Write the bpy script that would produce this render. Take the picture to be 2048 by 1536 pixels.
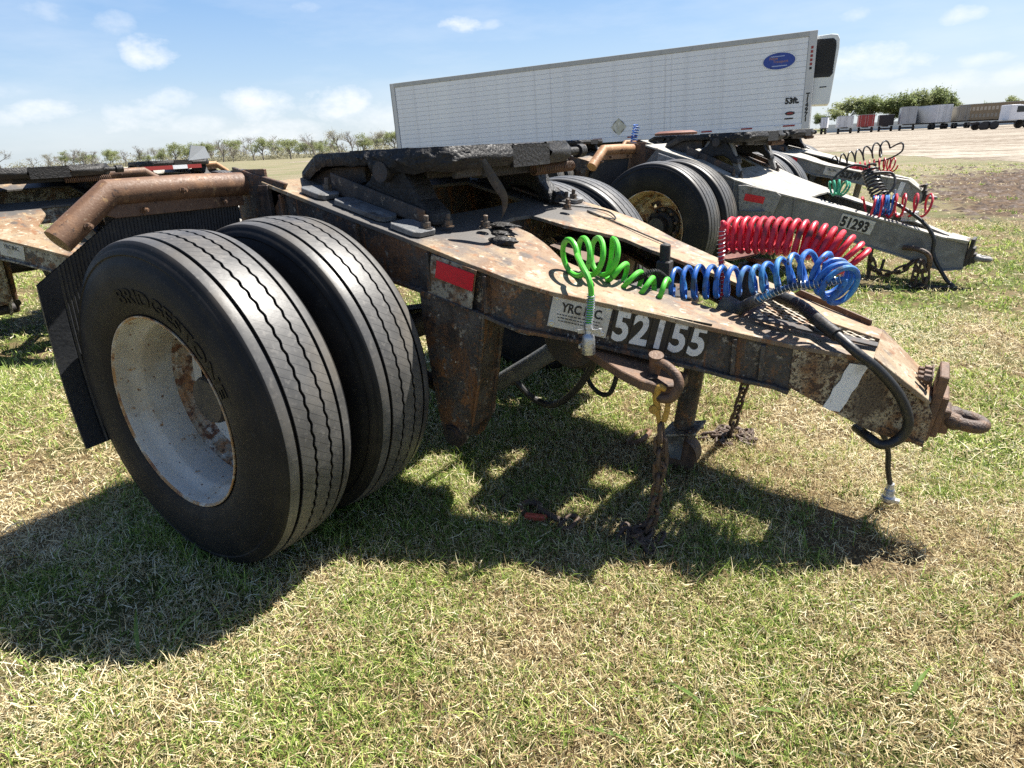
import bpy, bmesh, math, random
import numpy as np
from mathutils import Vector, Matrix, noise as mnoise

for o in list(bpy.data.objects): bpy.data.objects.remove(o)
SC = bpy.context.scene
COL = SC.collection
R = math.radians

# ------------------------------------------------------------------ camera
cam = bpy.data.cameras.new('camera'); camo = bpy.data.objects.new('camera', cam); COL.objects.link(camo)
cam.sensor_width = 36.0; cam.lens = 36.0 * 1250 / 2048
cam.clip_start = 0.02; cam.clip_end = 6000
yaw, pitch, roll = -0.594, 0.367, -0.049
fw = Vector((math.sin(yaw)*math.cos(pitch), math.cos(yaw)*math.cos(pitch), -math.sin(pitch)))
r0 = Vector((math.cos(yaw), -math.sin(yaw), 0)); u0 = r0.cross(fw)
rt = math.cos(roll)*r0 + math.sin(roll)*u0; up = -math.sin(roll)*r0 + math.cos(roll)*u0
m = Matrix((rt, up, -fw)).transposed().to_4x4(); m.translation = Vector((1.778, -0.963, 1.195))
camo.matrix_world = m
SC.camera = camo

# ------------------------------------------------------------------ light
SUN = Vector((0.26, 0.55, 1.0)).normalized()          # direction towards the sun
s_el = math.asin(SUN.z); s_az = math.atan2(SUN.x, SUN.y)
sun = bpy.data.lights.new('sun', 'SUN'); suno = bpy.data.objects.new('sun', sun); COL.objects.link(suno)
sun.energy = 5.0; sun.angle = R(0.53); sun.color = (1.0, 0.955, 0.88)
suno.rotation_euler = (-SUN).to_track_quat('-Z', 'Y').to_euler()
SC.view_settings.view_transform = 'Standard'; SC.view_settings.look = 'None'
SC.view_settings.exposure = 1.34; SC.view_settings.gamma = 1.0; SC.view_settings.use_curve_mapping = False
SKY_STRENGTH = 0.075
SC.cycles.max_bounces = 4; SC.cycles.diffuse_bounces = 2; SC.cycles.glossy_bounces = 2; SC.cycles.transmission_bounces = 2; SC.cycles.adaptive_threshold = .008; SC.cycles.transparent_max_bounces = 4; SC.cycles.use_denoising = False

W = bpy.data.worlds.new('World'); SC.world = W; W.use_nodes = True
nt = W.node_tree; nt.nodes.clear()
def wn(t, **k):
    n = nt.nodes.new(t)
    for a, b in k.items(): setattr(n, a, b)
    return n
def wl(a, b): nt.links.new(a, b)
def wmath(op, a, b=None, c=None, clamp=False):
    n = wn('ShaderNodeMath', operation=op, use_clamp=clamp)
    for i, v in enumerate((a, b, c)):
        if v is None: continue
        if isinstance(v, (int, float)): n.inputs[i].default_value = v
        else: wl(v, n.inputs[i])
    return n.outputs[0]
sky = wn('ShaderNodeTexSky', sky_type='NISHITA', sun_disc=False)
sky.sun_elevation = s_el; sky.sun_rotation = s_az
sky.air_density = 1.0; sky.dust_density = 1.6; sky.ozone_density = 2.2; sky.altitude = 200
tc = wn('ShaderNodeTexCoord'); sep = wn('ShaderNodeSeparateXYZ'); wl(tc.outputs['Generated'], sep.inputs[0])
az = wmath('ARCTAN2', sep.outputs[0], sep.outputs[1]); el = wmath('ARCSINE', sep.outputs[2])
nz = wn('ShaderNodeTexNoise'); nz.inputs['Scale'].default_value = 26; nz.inputs['Detail'].default_value = 5; nz.inputs['Roughness'].default_value = .62
mp = wn('ShaderNodeMapping'); mp.inputs['Scale'].default_value = (1, 1, 1.8); wl(tc.outputs['Generated'], mp.inputs[0]); wl(mp.outputs[0], nz.inputs['Vector'])
nfac = wmath('MULTIPLY_ADD', nz.outputs['Fac'], 3.4, -1.7)
CLOUDS = [((-0.589,0.793,0.157),.030,.011,.9),((-0.861,0.492,0.128),.030,.0185,.85),((-0.901,0.4,0.166),.03,.015,.35),((-0.872,0.464,0.158),.024,.013,.4),((-0.739,0.65,0.18),.02,.008,.3),
 ((-0.802,0.594,0.066),.045,.022,.8),((-0.73,0.681,0.065),.048,.024,.85),((-0.857,0.51,0.074),.030,.014,.6),((-0.879,0.474,0.053),.048,.019,.7),((-0.92,0.387,0.062),.044,.016,.75),((-0.937,0.346,0.054),.022,.011,.6),
 ((-0.796,0.605,0.026),.085,.02,.7),((-0.105,0.991,0.078),.070,.022,.75),((-0.007,0.993,0.116),.026,.012,.6),((-0.122,0.984,0.13),.022,.009,.5),((-0.01,0.999,0.045),.060,.013,.55),((-0.558,0.815,0.156),.022,.007,.4),
 ((0.055,0.997,0.047),.036,.013,.6),((-0.845,0.534,0.042),.055,.014,.5),((-0.693,0.719,0.04),.06,.026,.55),((-0.93,0.357,0.083),.034,.009,.3),((0.016,0.998,0.067),.03,.008,.45)]
tot = None
for d, w_, h_, a_ in CLOUDS:
    a0 = math.atan2(d[0], d[1]); e0 = math.asin(d[2])
    x = wmath('DIVIDE', wmath('SUBTRACT', az, a0), w_); y = wmath('DIVIDE', wmath('SUBTRACT', el, e0), h_)
    q = wmath('ADD', wmath('MULTIPLY', x, x), wmath('MULTIPLY', y, y))
    v = wmath('SUBTRACT', 1.15, wmath('ADD', q, nfac))
    v = wmath('MULTIPLY', wmath('MULTIPLY', v, .55, clamp=True), a_)
    tot = v if tot is None else wmath('MAXIMUM', tot, v)
# general thin cloud all round the sky
nz2 = wn('ShaderNodeTexNoise'); nz2.inputs['Scale'].default_value = 3.2; nz2.inputs['Detail'].default_value = 6; nz2.inputs['Roughness'].default_value = .6
mp2 = wn('ShaderNodeMapping'); mp2.inputs['Scale'].default_value = (1, 1, 4.5); wl(tc.outputs['Generated'], mp2.inputs[0]); wl(mp2.outputs[0], nz2.inputs['Vector'])
thin = wmath('MULTIPLY', wmath('MULTIPLY', wmath('SUBTRACT', nz2.outputs['Fac'], .47), 3.0, clamp=True), .26)
tot = wmath('MAXIMUM', tot, thin)
grad = wn('ShaderNodeValToRGB'); wl(sep.outputs[2], grad.inputs[0]); ge_ = grad.color_ramp.elements
ge_[0].position = 0.0; ge_[0].color = (.70, .79, .85, 1); ge_[1].position = .6; ge_[1].color = (.045, .12, .32, 1)
for p_, c_ in ((.04, (.63, .745, .855, 1)), (.10, (.42, .60, .82, 1)), (.19, (.25, .455, .78, 1)), (.32, (.085, .22, .50, 1))): e_ = ge_.new(p_); e_.color = c_
gs = wn('ShaderNodeVectorMath', operation='SCALE'); wl(grad.outputs[0], gs.inputs[0]); gs.inputs[3].default_value = 6.0
mx0 = wn('ShaderNodeMix', data_type='RGBA'); mx0.inputs[0].default_value = .75; wl(sky.outputs[0], mx0.inputs[6]); wl(gs.outputs[0], mx0.inputs[7])
mx = wn('ShaderNodeMix', data_type='RGBA'); wl(tot, mx.inputs[0]); wl(mx0.outputs[2], mx.inputs[6]); mx.inputs[7].default_value = (6.0, 6.05, 6.1, 1)
bg = wn('ShaderNodeBackground'); bg.inputs[1].default_value = SKY_STRENGTH; wl(mx.outputs[2], bg.inputs[0])
wo = wn('ShaderNodeOutputWorld'); wl(bg.outputs[0], wo.inputs[0])

# ------------------------------------------------------------------ materials
MATS = {}
def mat(name, base, layers=(), rough=.6, metal=0.0, bump=.0, bscale=80, rough_var=.12, coat=0, spec=.5, rnd=False, transl=None):
    """base colour + list of patchy layers (colour, noise scale, lo, hi, stretch, detail)"""
    if name in MATS: return MATS[name]
    M_ = bpy.data.materials.new(name); M_.use_nodes = True; t = M_.node_tree; t.nodes.clear()
    N = t.nodes.new; Lk = t.links.new
    out = N('ShaderNodeOutputMaterial'); bs = N('ShaderNodeBsdfPrincipled'); Lk(bs.outputs[0], out.inputs[0])
    bs.inputs['Metallic'].default_value = metal; bs.inputs['Roughness'].default_value = rough
    bs.inputs['Specular IOR Level'].default_value = spec
    if coat: bs.inputs['Coat Weight'].default_value = coat
    co = N('ShaderNodeTexCoord'); src = co.outputs['Object']
    if rnd:
        oi = N('ShaderNodeObjectInfo'); ad = N('ShaderNodeVectorMath'); ad.operation = 'MULTIPLY_ADD'
        cb = N('ShaderNodeCombineXYZ')
        for i in range(3): Lk(oi.outputs['Random'], cb.inputs[i])
        Lk(cb.outputs[0], ad.inputs[0]); ad.inputs[1].default_value = (17, 31, 23); Lk(src, ad.inputs[2]); src = ad.outputs[0]
    cur = None; i = 0
    for L in layers:
        col, sc, lo, hi = L[:4]; st = L[4] if len(L) > 4 else (1, 1, 1); det = L[5] if len(L) > 5 else 6
        mp = N('ShaderNodeMapping'); mp.inputs['Scale'].default_value = st; mp.inputs['Location'].default_value = (i*7.3+1, i*3.1, i*5.7); Lk(src, mp.inputs[0])
        nz = N('ShaderNodeTexNoise'); nz.inputs['Scale'].default_value = sc; nz.inputs['Detail'].default_value = det; nz.inputs['Roughness'].default_value = .62; Lk(mp.outputs[0], nz.inputs['Vector'])
        mr = N('ShaderNodeMapRange'); mr.interpolation_type = 'SMOOTHSTEP'; mr.inputs[1].default_value = lo; mr.inputs[2].default_value = hi; Lk(nz.outputs['Fac'], mr.inputs[0])
        mx = N('ShaderNodeMix'); mx.data_type = 'RGBA'; Lk(mr.outputs[0], mx.inputs[0])
        if cur is None: mx.inputs[6].default_value = (*base, 1)
        else: Lk(cur, mx.inputs[6])
        mx.inputs[7].default_value = (*col, 1); cur = mx.outputs[2]; i += 1
    if cur is None: bs.inputs['Base Color'].default_value = (*base, 1)
    else: Lk(cur, bs.inputs['Base Color'])
    if bump or rough_var:
        nz = N('ShaderNodeTexNoise'); nz.inputs['Scale'].default_value = bscale; nz.inputs['Detail'].default_value = 5; Lk(src, nz.inputs['Vector'])
        if rough_var:
            mr = N('ShaderNodeMapRange'); mr.inputs[1].default_value = .3; mr.inputs[2].default_value = .7
            mr.inputs[3].default_value = max(.05, rough-rough_var); mr.inputs[4].default_value = min(1, rough+rough_var); Lk(nz.outputs['Fac'], mr.inputs[0]); Lk(mr.outputs[0], bs.inputs['Roughness'])
        if bump:
            bp = N('ShaderNodeBump'); bp.inputs['Strength'].default_value = bump; bp.inputs['Distance'].default_value = .01; Lk(nz.outputs['Fac'], bp.inputs['Height']); Lk(bp.outputs[0], bs.inputs['Normal'])
    if transl:
        tr = N('ShaderNodeBsdfTranslucent'); tr.inputs[0].default_value = (*base, 1); ms = N('ShaderNodeMixShader'); ms.inputs[0].default_value = transl; Lk(bs.outputs[0], ms.inputs[1]); Lk(tr.outputs[0], ms.inputs[2]); Lk(ms.outputs[0], out.inputs[0])
    MATS[name] = M_; return M_

RUST_O = (.36, .16, .055); RUST_B = (.13, .058, .028); RUST_D = (.045, .024, .016); TAN = (.46, .32, .17); CREAM = (.55, .47, .33)
mat('rust_deck', (.255, .185, .11), [((.18, .10, .048), 4, .46, .62), ((.33, .27, .185), 6, .50, .64), ((.13, .10, .078), 3.3, .50, .64), ((.20, .095, .042), 22, .53, .64), ((.44, .385, .29), 30, .57, .68), ((.08, .062, .05), 9, .57, .68), ((.33, .22, .115), 12, .53, .66, (.2, 1, 1)), ((.10, .05, .028), 80, .60, .68)], rough=.66, bump=.24, bscale=120)
def stain(name, col, cx, rx, cy, ry):
    t = MATS[name].node_tree; N = t.nodes.new; Lk = t.links.new; bs = next(n for n in t.nodes if n.type == 'BSDF_PRINCIPLED'); src = bs.inputs['Base Color'].links[0].from_socket
    co = N('ShaderNodeTexCoord'); sp = N('ShaderNodeSeparateXYZ'); Lk(co.outputs['Object'], sp.inputs[0])
    def m2(op, a, b=None):
        n = N('ShaderNodeMath'); n.operation = op
        for k, v in enumerate((a, b)):
            if v is None: continue
            if isinstance(v, (int, float)): n.inputs[k].default_value = v
            else: Lk(v, n.inputs[k])
        return n.outputs[0]
    nz = N('ShaderNodeTexNoise'); nz.inputs['Scale'].default_value = 9; nz.inputs['Detail'].default_value = 7; Lk(co.outputs['Object'], nz.inputs['Vector'])
    ex = m2('DIVIDE', m2('SUBTRACT', sp.outputs[0], cx), rx); ey = m2('DIVIDE', m2('SUBTRACT', m2('ABSOLUTE', sp.outputs[1]), cy), ry)
    q = m2('ADD', m2('ADD', m2('MULTIPLY', ex, ex), m2('MULTIPLY', ey, ey)), m2('MULTIPLY', nz.outputs['Fac'], 1.3))
    r = N('ShaderNodeMapRange'); r.interpolation_type = 'SMOOTHSTEP'; r.inputs[1].default_value = 1.75; r.inputs[2].default_value = 1.35; Lk(q, r.inputs[0])
    mx = N('ShaderNodeMix'); mx.data_type = 'RGBA'; Lk(r.outputs[0], mx.inputs[0]); Lk(src, mx.inputs[6]); mx.inputs[7].default_value = (*col, 1); Lk(mx.outputs[2], bs.inputs['Base Color'])
stain('rust_deck', (.080, .074, .068), .15, .40, .30, .46)
mat('rust_web', (.050, .045, .041), [((.125, .062, .030), 5, .49, .62), ((.085, .075, .065), 12, .48, .60), ((.20, .095, .040), 20, .56, .65), ((.028, .022, .019), 7, .48, .60), ((.28, .25, .20), 30, .60, .68), ((.16, .075, .032), 75, .56, .66), ((.44, .41, .36), 60, .67, .71), ((.15, .068, .028), 18, .55, .63, (1, 1, .12)), ((.022, .017, .014), 130, .56, .64)], rough=.6, bump=.45, bscale=110)
mat('rust_box', (.38, .315, .205), [((.20, .10, .04), 6, .49, .62), ((.45, .385, .265), 14, .49, .63), ((.20, .095, .036), 20, .52, .62, (1, 1, .14)), ((.065, .032, .018), 60, .51, .58), ((.10, .075, .05), 5, .54, .68), ((.035, .022, .016), 150, .53, .60)], rough=.68, bump=.35, bscale=140)
mat('rust_panel', (.27, .25, .20), [((.15, .075, .034), 12, .47, .60), ((.07, .045, .03), 50, .50, .60), ((.40, .37, .30), 30, .54, .64), ((.06, .055, .05), 9, .55, .66)], rough=.65, bump=.3, bscale=120)
mat('rust_brown', (.115, .066, .040), [((.18, .095, .048), 9, .47, .66), ((.060, .036, .024), 14, .50, .66), ((.26, .17, .10), 40, .60, .72), ((.06, .03, .02), 90, .6, .72)], rough=.66, bump=.28, bscale=150)
mat('rust_pipe', (.135, .070, .037), [((.085, .043, .024), 5, .47, .62), ((.20, .105, .052), 11, .50, .66), ((.31, .19, .09), 30, .60, .70), ((.045, .024, .016), 60, .58, .68), ((.24, .17, .11), 120, .60, .68)], rough=.62, bump=.10, bscale=160)
mat('rust_chain', (.082, .052, .036), [((.145, .078, .04), 20, .47, .64), ((.04, .029, .023), 60, .5, .64)], rough=.6, bump=.4, bscale=200)
mat('dark_steel', (.035, .031, .029), [((.09, .055, .035), 12, .5, .66), ((.015, .013, .012), 8, .5, .66), ((.12, .10, .085), 50, .62, .74)], rough=.62, bump=.3, bscale=120)
mat('mount_angle', (.07, .055, .045), [((.15, .075, .035), 9, .48, .62), ((.035, .032, .030), 6, .48, .62), ((.26, .20, .14), 50, .60, .68)], rough=.65, bump=.35, bscale=110)
mat('grille_metal', (.42, .36, .27), [((.28, .15, .07), 16, .48, .62), ((.52, .48, .40), 30, .52, .66)], rough=.55)
mat('bolt_steel', (.16, .12, .09), [((.28, .16, .08), 40, .5, .65), ((.06, .045, .035), 90, .5, .65)], rough=.55, bump=.3, bscale=250)
mat('bolt_dark', (.085, .068, .055), [((.18, .11, .06), 40, .5, .62), ((.035, .03, .026), 90, .5, .62)], rough=.55, bump=.3, bscale=250)
mat('mount_plate', (.11, .115, .12), [((.22, .215, .20), 14, .5, .68), ((.05, .045, .04), 8, .5, .66), ((.20, .11, .05), 40, .62, .72)], rough=.5, bump=.25, bscale=140)
mat('grease', (.013, .012, .0115), [((.028, .026, .024), 40, .5, .7), ((.008, .008, .008), 12, .5, .7), ((.05, .044, .036), 130, .6, .72)], rough=.6, bump=.55, bscale=95, spec=.42, rough_var=.2)
mat('strap_grease', (.045, .042, .038), [((.09, .08, .07), 30, .5, .7)], rough=.6, bump=.4)
mat('rim_paint', (.56, .545, .49), [((.47, .42, .33), 4, .48, .64), ((.62, .605, .56), 10, .52, .68), ((.30, .17, .075), 18, .63, .69), ((.15, .065, .03), 50, .645, .68), ((.10, .045, .022), 110, .665, .69)], rough=.5, bump=.12, bscale=120)
mat('rim_rust', (.40, .30, .17), [((.30, .145, .05), 8, .45, .62), ((.16, .07, .03), 20, .55, .66), ((.55, .49, .37), 15, .55, .68)], rough=.62, bump=.25)
mat('hub_dark', (.030, .029, .028), [((.07, .055, .042), 14, .5, .7)], rough=.55, bump=.2)
mat('rubber_flap', (.022, .024, .028), [((.045, .045, .044), 18, .55, .72), ((.012, .013, .015), 6, .5, .66)], rough=.55, bump=.15)
mat('rubber_hose', (.018, .018, .018), [((.05, .048, .045), 20, .55, .72)], rough=.5, bump=.1)
mat('hose_green', (.085, .50, .035), [((.06, .36, .04), 20, .5, .7), ((.03, .11, .03), 40, .60, .70), ((.22, .36, .14), 9, .56, .70)], rough=.464, bump=.05, bscale=60)
mat('hose_blue', (.014, .115, .44), [((.05, .24, .50), 9, .5, .66), ((.02, .045, .085), 12, .54, .64), ((.03, .035, .04), 40, .58, .68), ((.16, .24, .34), 7, .58, .72)], rough=.466, bump=.05)
mat('hose_red', (.58, .012, .034), [((.40, .012, .03), 10, .48, .64), ((.12, .018, .022), 14, .57, .66), ((.50, .14, .13), 7, .60, .72)], rough=.466, bump=.05)
mat('hose_black', (.018, .018, .02), [((.04, .04, .042), 20, .5, .7)], rough=.4)
mat('hose_teal', (.03, .30, .17), [((.05, .4, .25), 20, .5, .7)], rough=.4)
mat('spring_wire', (.55, .55, .54), [((.30, .26, .22), 40, .5, .7)], rough=.35, metal=.8)
mat('zinc', (.52, .53, .54), [((.30, .30, .30), 20, .5, .7), ((.66, .66, .66), 60, .6, .7)], rough=.38, metal=.75, bump=.2, bscale=120)
mat('plate_white', (.52, .50, .45), [((.34, .30, .23), 12, .5, .7), ((.62, .60, .56), 24, .5, .7), ((.20, .13, .08), 60, .66, .74)], rough=.5)
mat('plate_black', (.012, .012, .013), [((.045, .035, .028), 30, .6, .74)], rough=.45)
mat('digit_white', (.66, .66, .64), [((.40, .40, .39), 26, .54, .64), ((.20, .19, .18), 70, .62, .70)], rough=.4)
mat('ink_black', (.012, .012, .012), rough=.6, rough_var=0)
mat('ink_worn', (.02, .02, .02), [((.30, .29, .26), 60, .60, .72)], rough=.6)
mat('reflector_red', (.60, .008, .022), [((.45, .012, .02), 20, .55, .75)], rough=.3, bump=.05)
mat('tape_white', (.72, .73, .74), [((.58, .58, .57), 22, .5, .66), ((.16, .11, .08), 36, .655, .70, (2.2, 2.2, .6))], rough=.4)
mat('hook_yellow', (.46, .27, .05), [((.20, .10, .04), 30, .5, .66), ((.09, .05, .03), 60, .56, .68)], rough=.55, bump=.3)
mat('hook_red', (.42, .07, .035), [((.22, .09, .045), 20, .5, .66), ((.07, .04, .03), 40, .55, .68)], rough=.55, bump=.3)
mat('grey_frame', (.195, .19, .178), [((.14, .134, .122), 7, .48, .64), ((.25, .245, .23), 16, .5, .66), ((.15, .12, .09), 40, .64, .74), ((.09, .08, .07), 80, .66, .73), ((.10, .095, .09), 3, .6, .72)], rough=.6, bump=.2, bscale=90)
mat('grey_deck', (.31, .295, .255), [((.215, .195, .16), 6, .47, .62), ((.37, .355, .315), 14, .5, .66), ((.27, .19, .12), 50, .62, .72), ((.16, .14, .12), 3, .62, .74)], rough=.66, bump=.2, bscale=90)
mat('grey_box', (.25, .245, .225), [((.17, .145, .115), 18, .50, .62), ((.075, .06, .05), 60, .56, .64), ((.31, .30, .285), 10, .5, .7)], rough=.62, bump=.25)
mat('pipe_orange', (.36, .19, .085), [((.26, .125, .055), 6, .48, .66), ((.44, .26, .13), 16, .55, .7)], rough=.6, bump=.2)
mat('rust_disc', (.14, .05, .03), [((.22, .085, .04), 9, .5, .66), ((.06, .03, .022), 30, .55, .7)], rough=.6, bump=.3)
mat('trailer_white', (.80, .81, .84), [((.72, .73, .76), 2.2, .47, .64, (1, 1, .12)), ((.83, .84, .86), .8, .5, .66), ((.64, .64, .66), 9, .60, .72, (1, 1, .06)), ((.58, .58, .59), 26, .62, .70)], rough=.42, rough_var=.05)
mat('trailer_rail', (.42, .42, .41), [((.34, .34, .33), 4, .5, .7)], rough=.5)
mat('trailer_post', (.55, .55, .55), rough=.45)
mat('reefer_white', (.72, .74, .73), [((.66, .67, .66), 3, .5, .7)], rough=.38)
mat('black_plastic', (.014, .014, .015), rough=.55)
mat('logo_blue', (.022, .055, .30), [((.015, .035, .20), 2.0, .5, .62)], rough=.35)
mat('logo_orange', (.45, .22, .10), rough=.4)
mat('logo_pale', (.35, .42, .62), rough=.4)
mat('placard', (.52, .50, .40), [((.66, .64, .56), 8, .5, .6), ((.40, .36, .22), 12, .56, .66)], rough=.5)
mat('trailer_red', (.30, .032, .028), [((.20, .03, .025), 1.2, .5, .7)], rough=.5)
mat('trailer_black', (.018, .018, .019), rough=.5)
mat('trailer_grey', (.36, .375, .39), [((.30, .31, .32), 1, .5, .7)], rough=.45)
mat('trailer_pale', (.60, .61, .62), [((.52, .53, .54), .8, .5, .7)], rough=.45)
mat('trailer_tan', (.27, .24, .19), [((.20, .17, .13), .8, .5, .7)], rough=.55)
mat('trailer_olive', (.23, .17, .10), [((.17, .12, .07), .7, .5, .7)], rough=.55)
mat('window_tan', (.42, .36, .28), rough=.5)
mat('glass_dark', (.02, .024, .03), rough=.15)
mat('wall_white', (.62, .62, .60), rough=.6)
mat('bark', (.17, .15, .135), [((.11, .095, .085), 2, .5, .66)], rough=.85)
mat('leaf_green', (.26, .29, .13), rough=.6, rough_var=0, transl=.55)  # all three tree leaf colours are paled to stand in for distant haze
mat('leaf_pale', (.30, .285, .19), rough=.6, rough_var=0, transl=.55)
mat('leaf_dark', (.20, .24, .10), rough=.6, rough_var=0, transl=.55)
mat('weed_leaf', (.15, .24, .05), [((.26, .32, .09), 30, .5, .7)], rough=.45, transl=.35)
mat('white_stone', (.75, .74, .70), rough=.6)
mat('mud', (.085, .055, .036), [((.14, .095, .062), 6, .5, .66), ((.05, .032, .022), 14, .5, .66)], rough=.85, bump=.5, bscale=20)

def tyre_material():
    M_ = bpy.data.materials.new('tyre_rubber'); M_.use_nodes = True; t = M_.node_tree; N = t.nodes.new; Lk = t.links.new
    bs = t.nodes['Principled BSDF']
    def mth(op, a, b=None, clamp=False):
        n = N('ShaderNodeMath'); n.operation = op; n.use_clamp = clamp
        for i, v in enumerate((a, b)):
            if v is None: continue
            if isinstance(v, (int, float)): n.inputs[i].default_value = v
            else: Lk(v, n.inputs[i])
        return n.outputs[0]
    uv = N('ShaderNodeUVMap'); uv.uv_map = 'uv'; sp = N('ShaderNodeSeparateXYZ'); Lk(uv.outputs[0], sp.inputs[0])
    u, v = sp.outputs[0], sp.outputs[1]              # u = turn 0..1, v = across tread in metres
    tread = mth('LESS_THAN', mth('ABSOLUTE', v), .104)
    rib = mth('LESS_THAN', mth('ABSOLUTE', v), .072)
    # fine sipes on the centre ribs
    sx = mth('FRACT', mth('ADD', mth('MULTIPLY', u, 118), mth('MULTIPLY', v, 26)))
    sipe = mth('MULTIPLY', mth('LESS_THAN', sx, .045), rib)
    co = N('ShaderNodeTexCoord')
    nz = N('ShaderNodeTexNoise'); nz.inputs['Scale'].default_value = 9; nz.inputs['Detail'].default_value = 8; Lk(co.outputs['Object'], nz.inputs['Vector'])
    n2 = N('ShaderNodeTexNoise'); n2.inputs['Scale'].default_value = 70; n2.inputs['Detail'].default_value = 6; Lk(co.outputs['Object'], n2.inputs['Vector'])
    def mix(f, a, b):
        x = N('ShaderNodeMix'); x.data_type = 'RGBA'
        if isinstance(f, (int, float)): x.inputs[0].default_value = f
        else: Lk(f, x.inputs[0])
        for i, c in ((6, a), (7, b)):
            if isinstance(c, tuple): x.inputs[i].default_value = (*c, 1)
            else: Lk(c, x.inputs[i])
        return x.outputs[2]
    def ramp(s, lo, hi):
        r = N('ShaderNodeMapRange'); r.inputs[1].default_value = lo; r.inputs[2].default_value = hi; Lk(s, r.inputs[0]); return r.outputs[0]
    side = mix(ramp(nz.outputs['Fac'], .4, .7), (.0090, .0094, .0110), (.0165, .0165, .017))
    trd = mix(ramp(nz.outputs['Fac'], .35, .68), (.062, .061, .060), (.125, .121, .114))
    trd = mix(mth('MULTIPLY', ramp(n2.outputs['Fac'], .55, .75), .6), trd, (.19, .18, .165))
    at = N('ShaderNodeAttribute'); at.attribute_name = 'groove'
    n3 = N('ShaderNodeTexNoise'); n3.inputs['Scale'].default_value = 5; n3.inputs['Detail'].default_value = 7; Lk(co.outputs['Object'], n3.inputs['Vector'])
    side = mix(mth('MULTIPLY', ramp(n3.outputs['Fac'], .52, .70), .45), side, (.050, .042, .033))
    side = mix(mth('MULTIPLY', ramp(n2.outputs['Fac'], .62, .72), .5), side, (.055, .053, .050))
    trd = mix(mth('MULTIPLY', ramp(n3.outputs['Fac'], .50, .66), .45), trd, (.125, .108, .085))
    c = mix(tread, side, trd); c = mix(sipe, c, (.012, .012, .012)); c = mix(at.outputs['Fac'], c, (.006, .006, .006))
    Lk(c, bs.inputs['Base Color'])
    Lk(mth('SUBTRACT', mth('ADD', .52, mth('MULTIPLY', n2.outputs['Fac'], .18)), mth('MULTIPLY', tread, .17)), bs.inputs['Roughness']); Lk(mth('ADD', .22, mth('MULTIPLY', tread, .25)), bs.inputs['Specular IOR Level'])
    # concentric moulding rings on the sidewall
    ge = mth('MULTIPLY', mth('SINE', mth('MULTIPLY', v, 900)), mth('SUBTRACT', 1, tread))
    hgt = mth('ADD', mth('MULTIPLY', n2.outputs['Fac'], .6), mth('MULTIPLY', ge, .32))
    bp = N('ShaderNodeBump'); bp.inputs['Strength'].default_value = .12; bp.inputs['Distance'].default_value = .006; Lk(hgt, bp.inputs['Height']); Lk(bp.outputs[0], bs.inputs['Normal'])
    MATS['tyre_rubber'] = M_
tyre_material()

def grass_material(name, stops):
    M_ = bpy.data.materials.new(name); M_.use_nodes = True; t = M_.node_tree; N = t.nodes.new; Lk = t.links.new
    t.nodes.clear(); out = N('ShaderNodeOutputMaterial')
    at = N('ShaderNodeAttribute'); at.attribute_name = 'tone'
    cr = N('ShaderNodeValToRGB'); e = cr.color_ramp.elements
    while len(e) < len(stops): e.new(.5)
    for k, (p, c) in enumerate(stops): e[k].position = p; e[k].color = (*c, 1)
    Lk(at.outputs['Fac'], cr.inputs[0])
    d = N('ShaderNodeBsdfPrincipled'); d.inputs['Roughness'].default_value = .62; d.inputs['Specular IOR Level'].default_value = .3; Lk(cr.outputs[0], d.inputs['Base Color'])
    tr = N('ShaderNodeBsdfTranslucent'); Lk(cr.outputs[0], tr.inputs[0])
    mx = N('ShaderNodeMixShader'); mx.inputs[0].default_value = .36; Lk(d.outputs[0], mx.inputs[1]); Lk(tr.outputs[0], mx.inputs[2]); Lk(mx.outputs[0], out.inputs[0])
    MATS[name] = M_
grass_material('straw', [(0, (.08, .048, .024)), (.25, (.27, .18, .085)), (.5, (.56, .45, .24)), (.75, (.80, .70, .43)), (1, (.93, .87, .66))])
grass_material('green_blade', [(0, (.05, .095, .016)), (.35, (.17, .27, .045)), (.7, (.40, .49, .11)), (1, (.68, .70, .26))])

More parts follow.
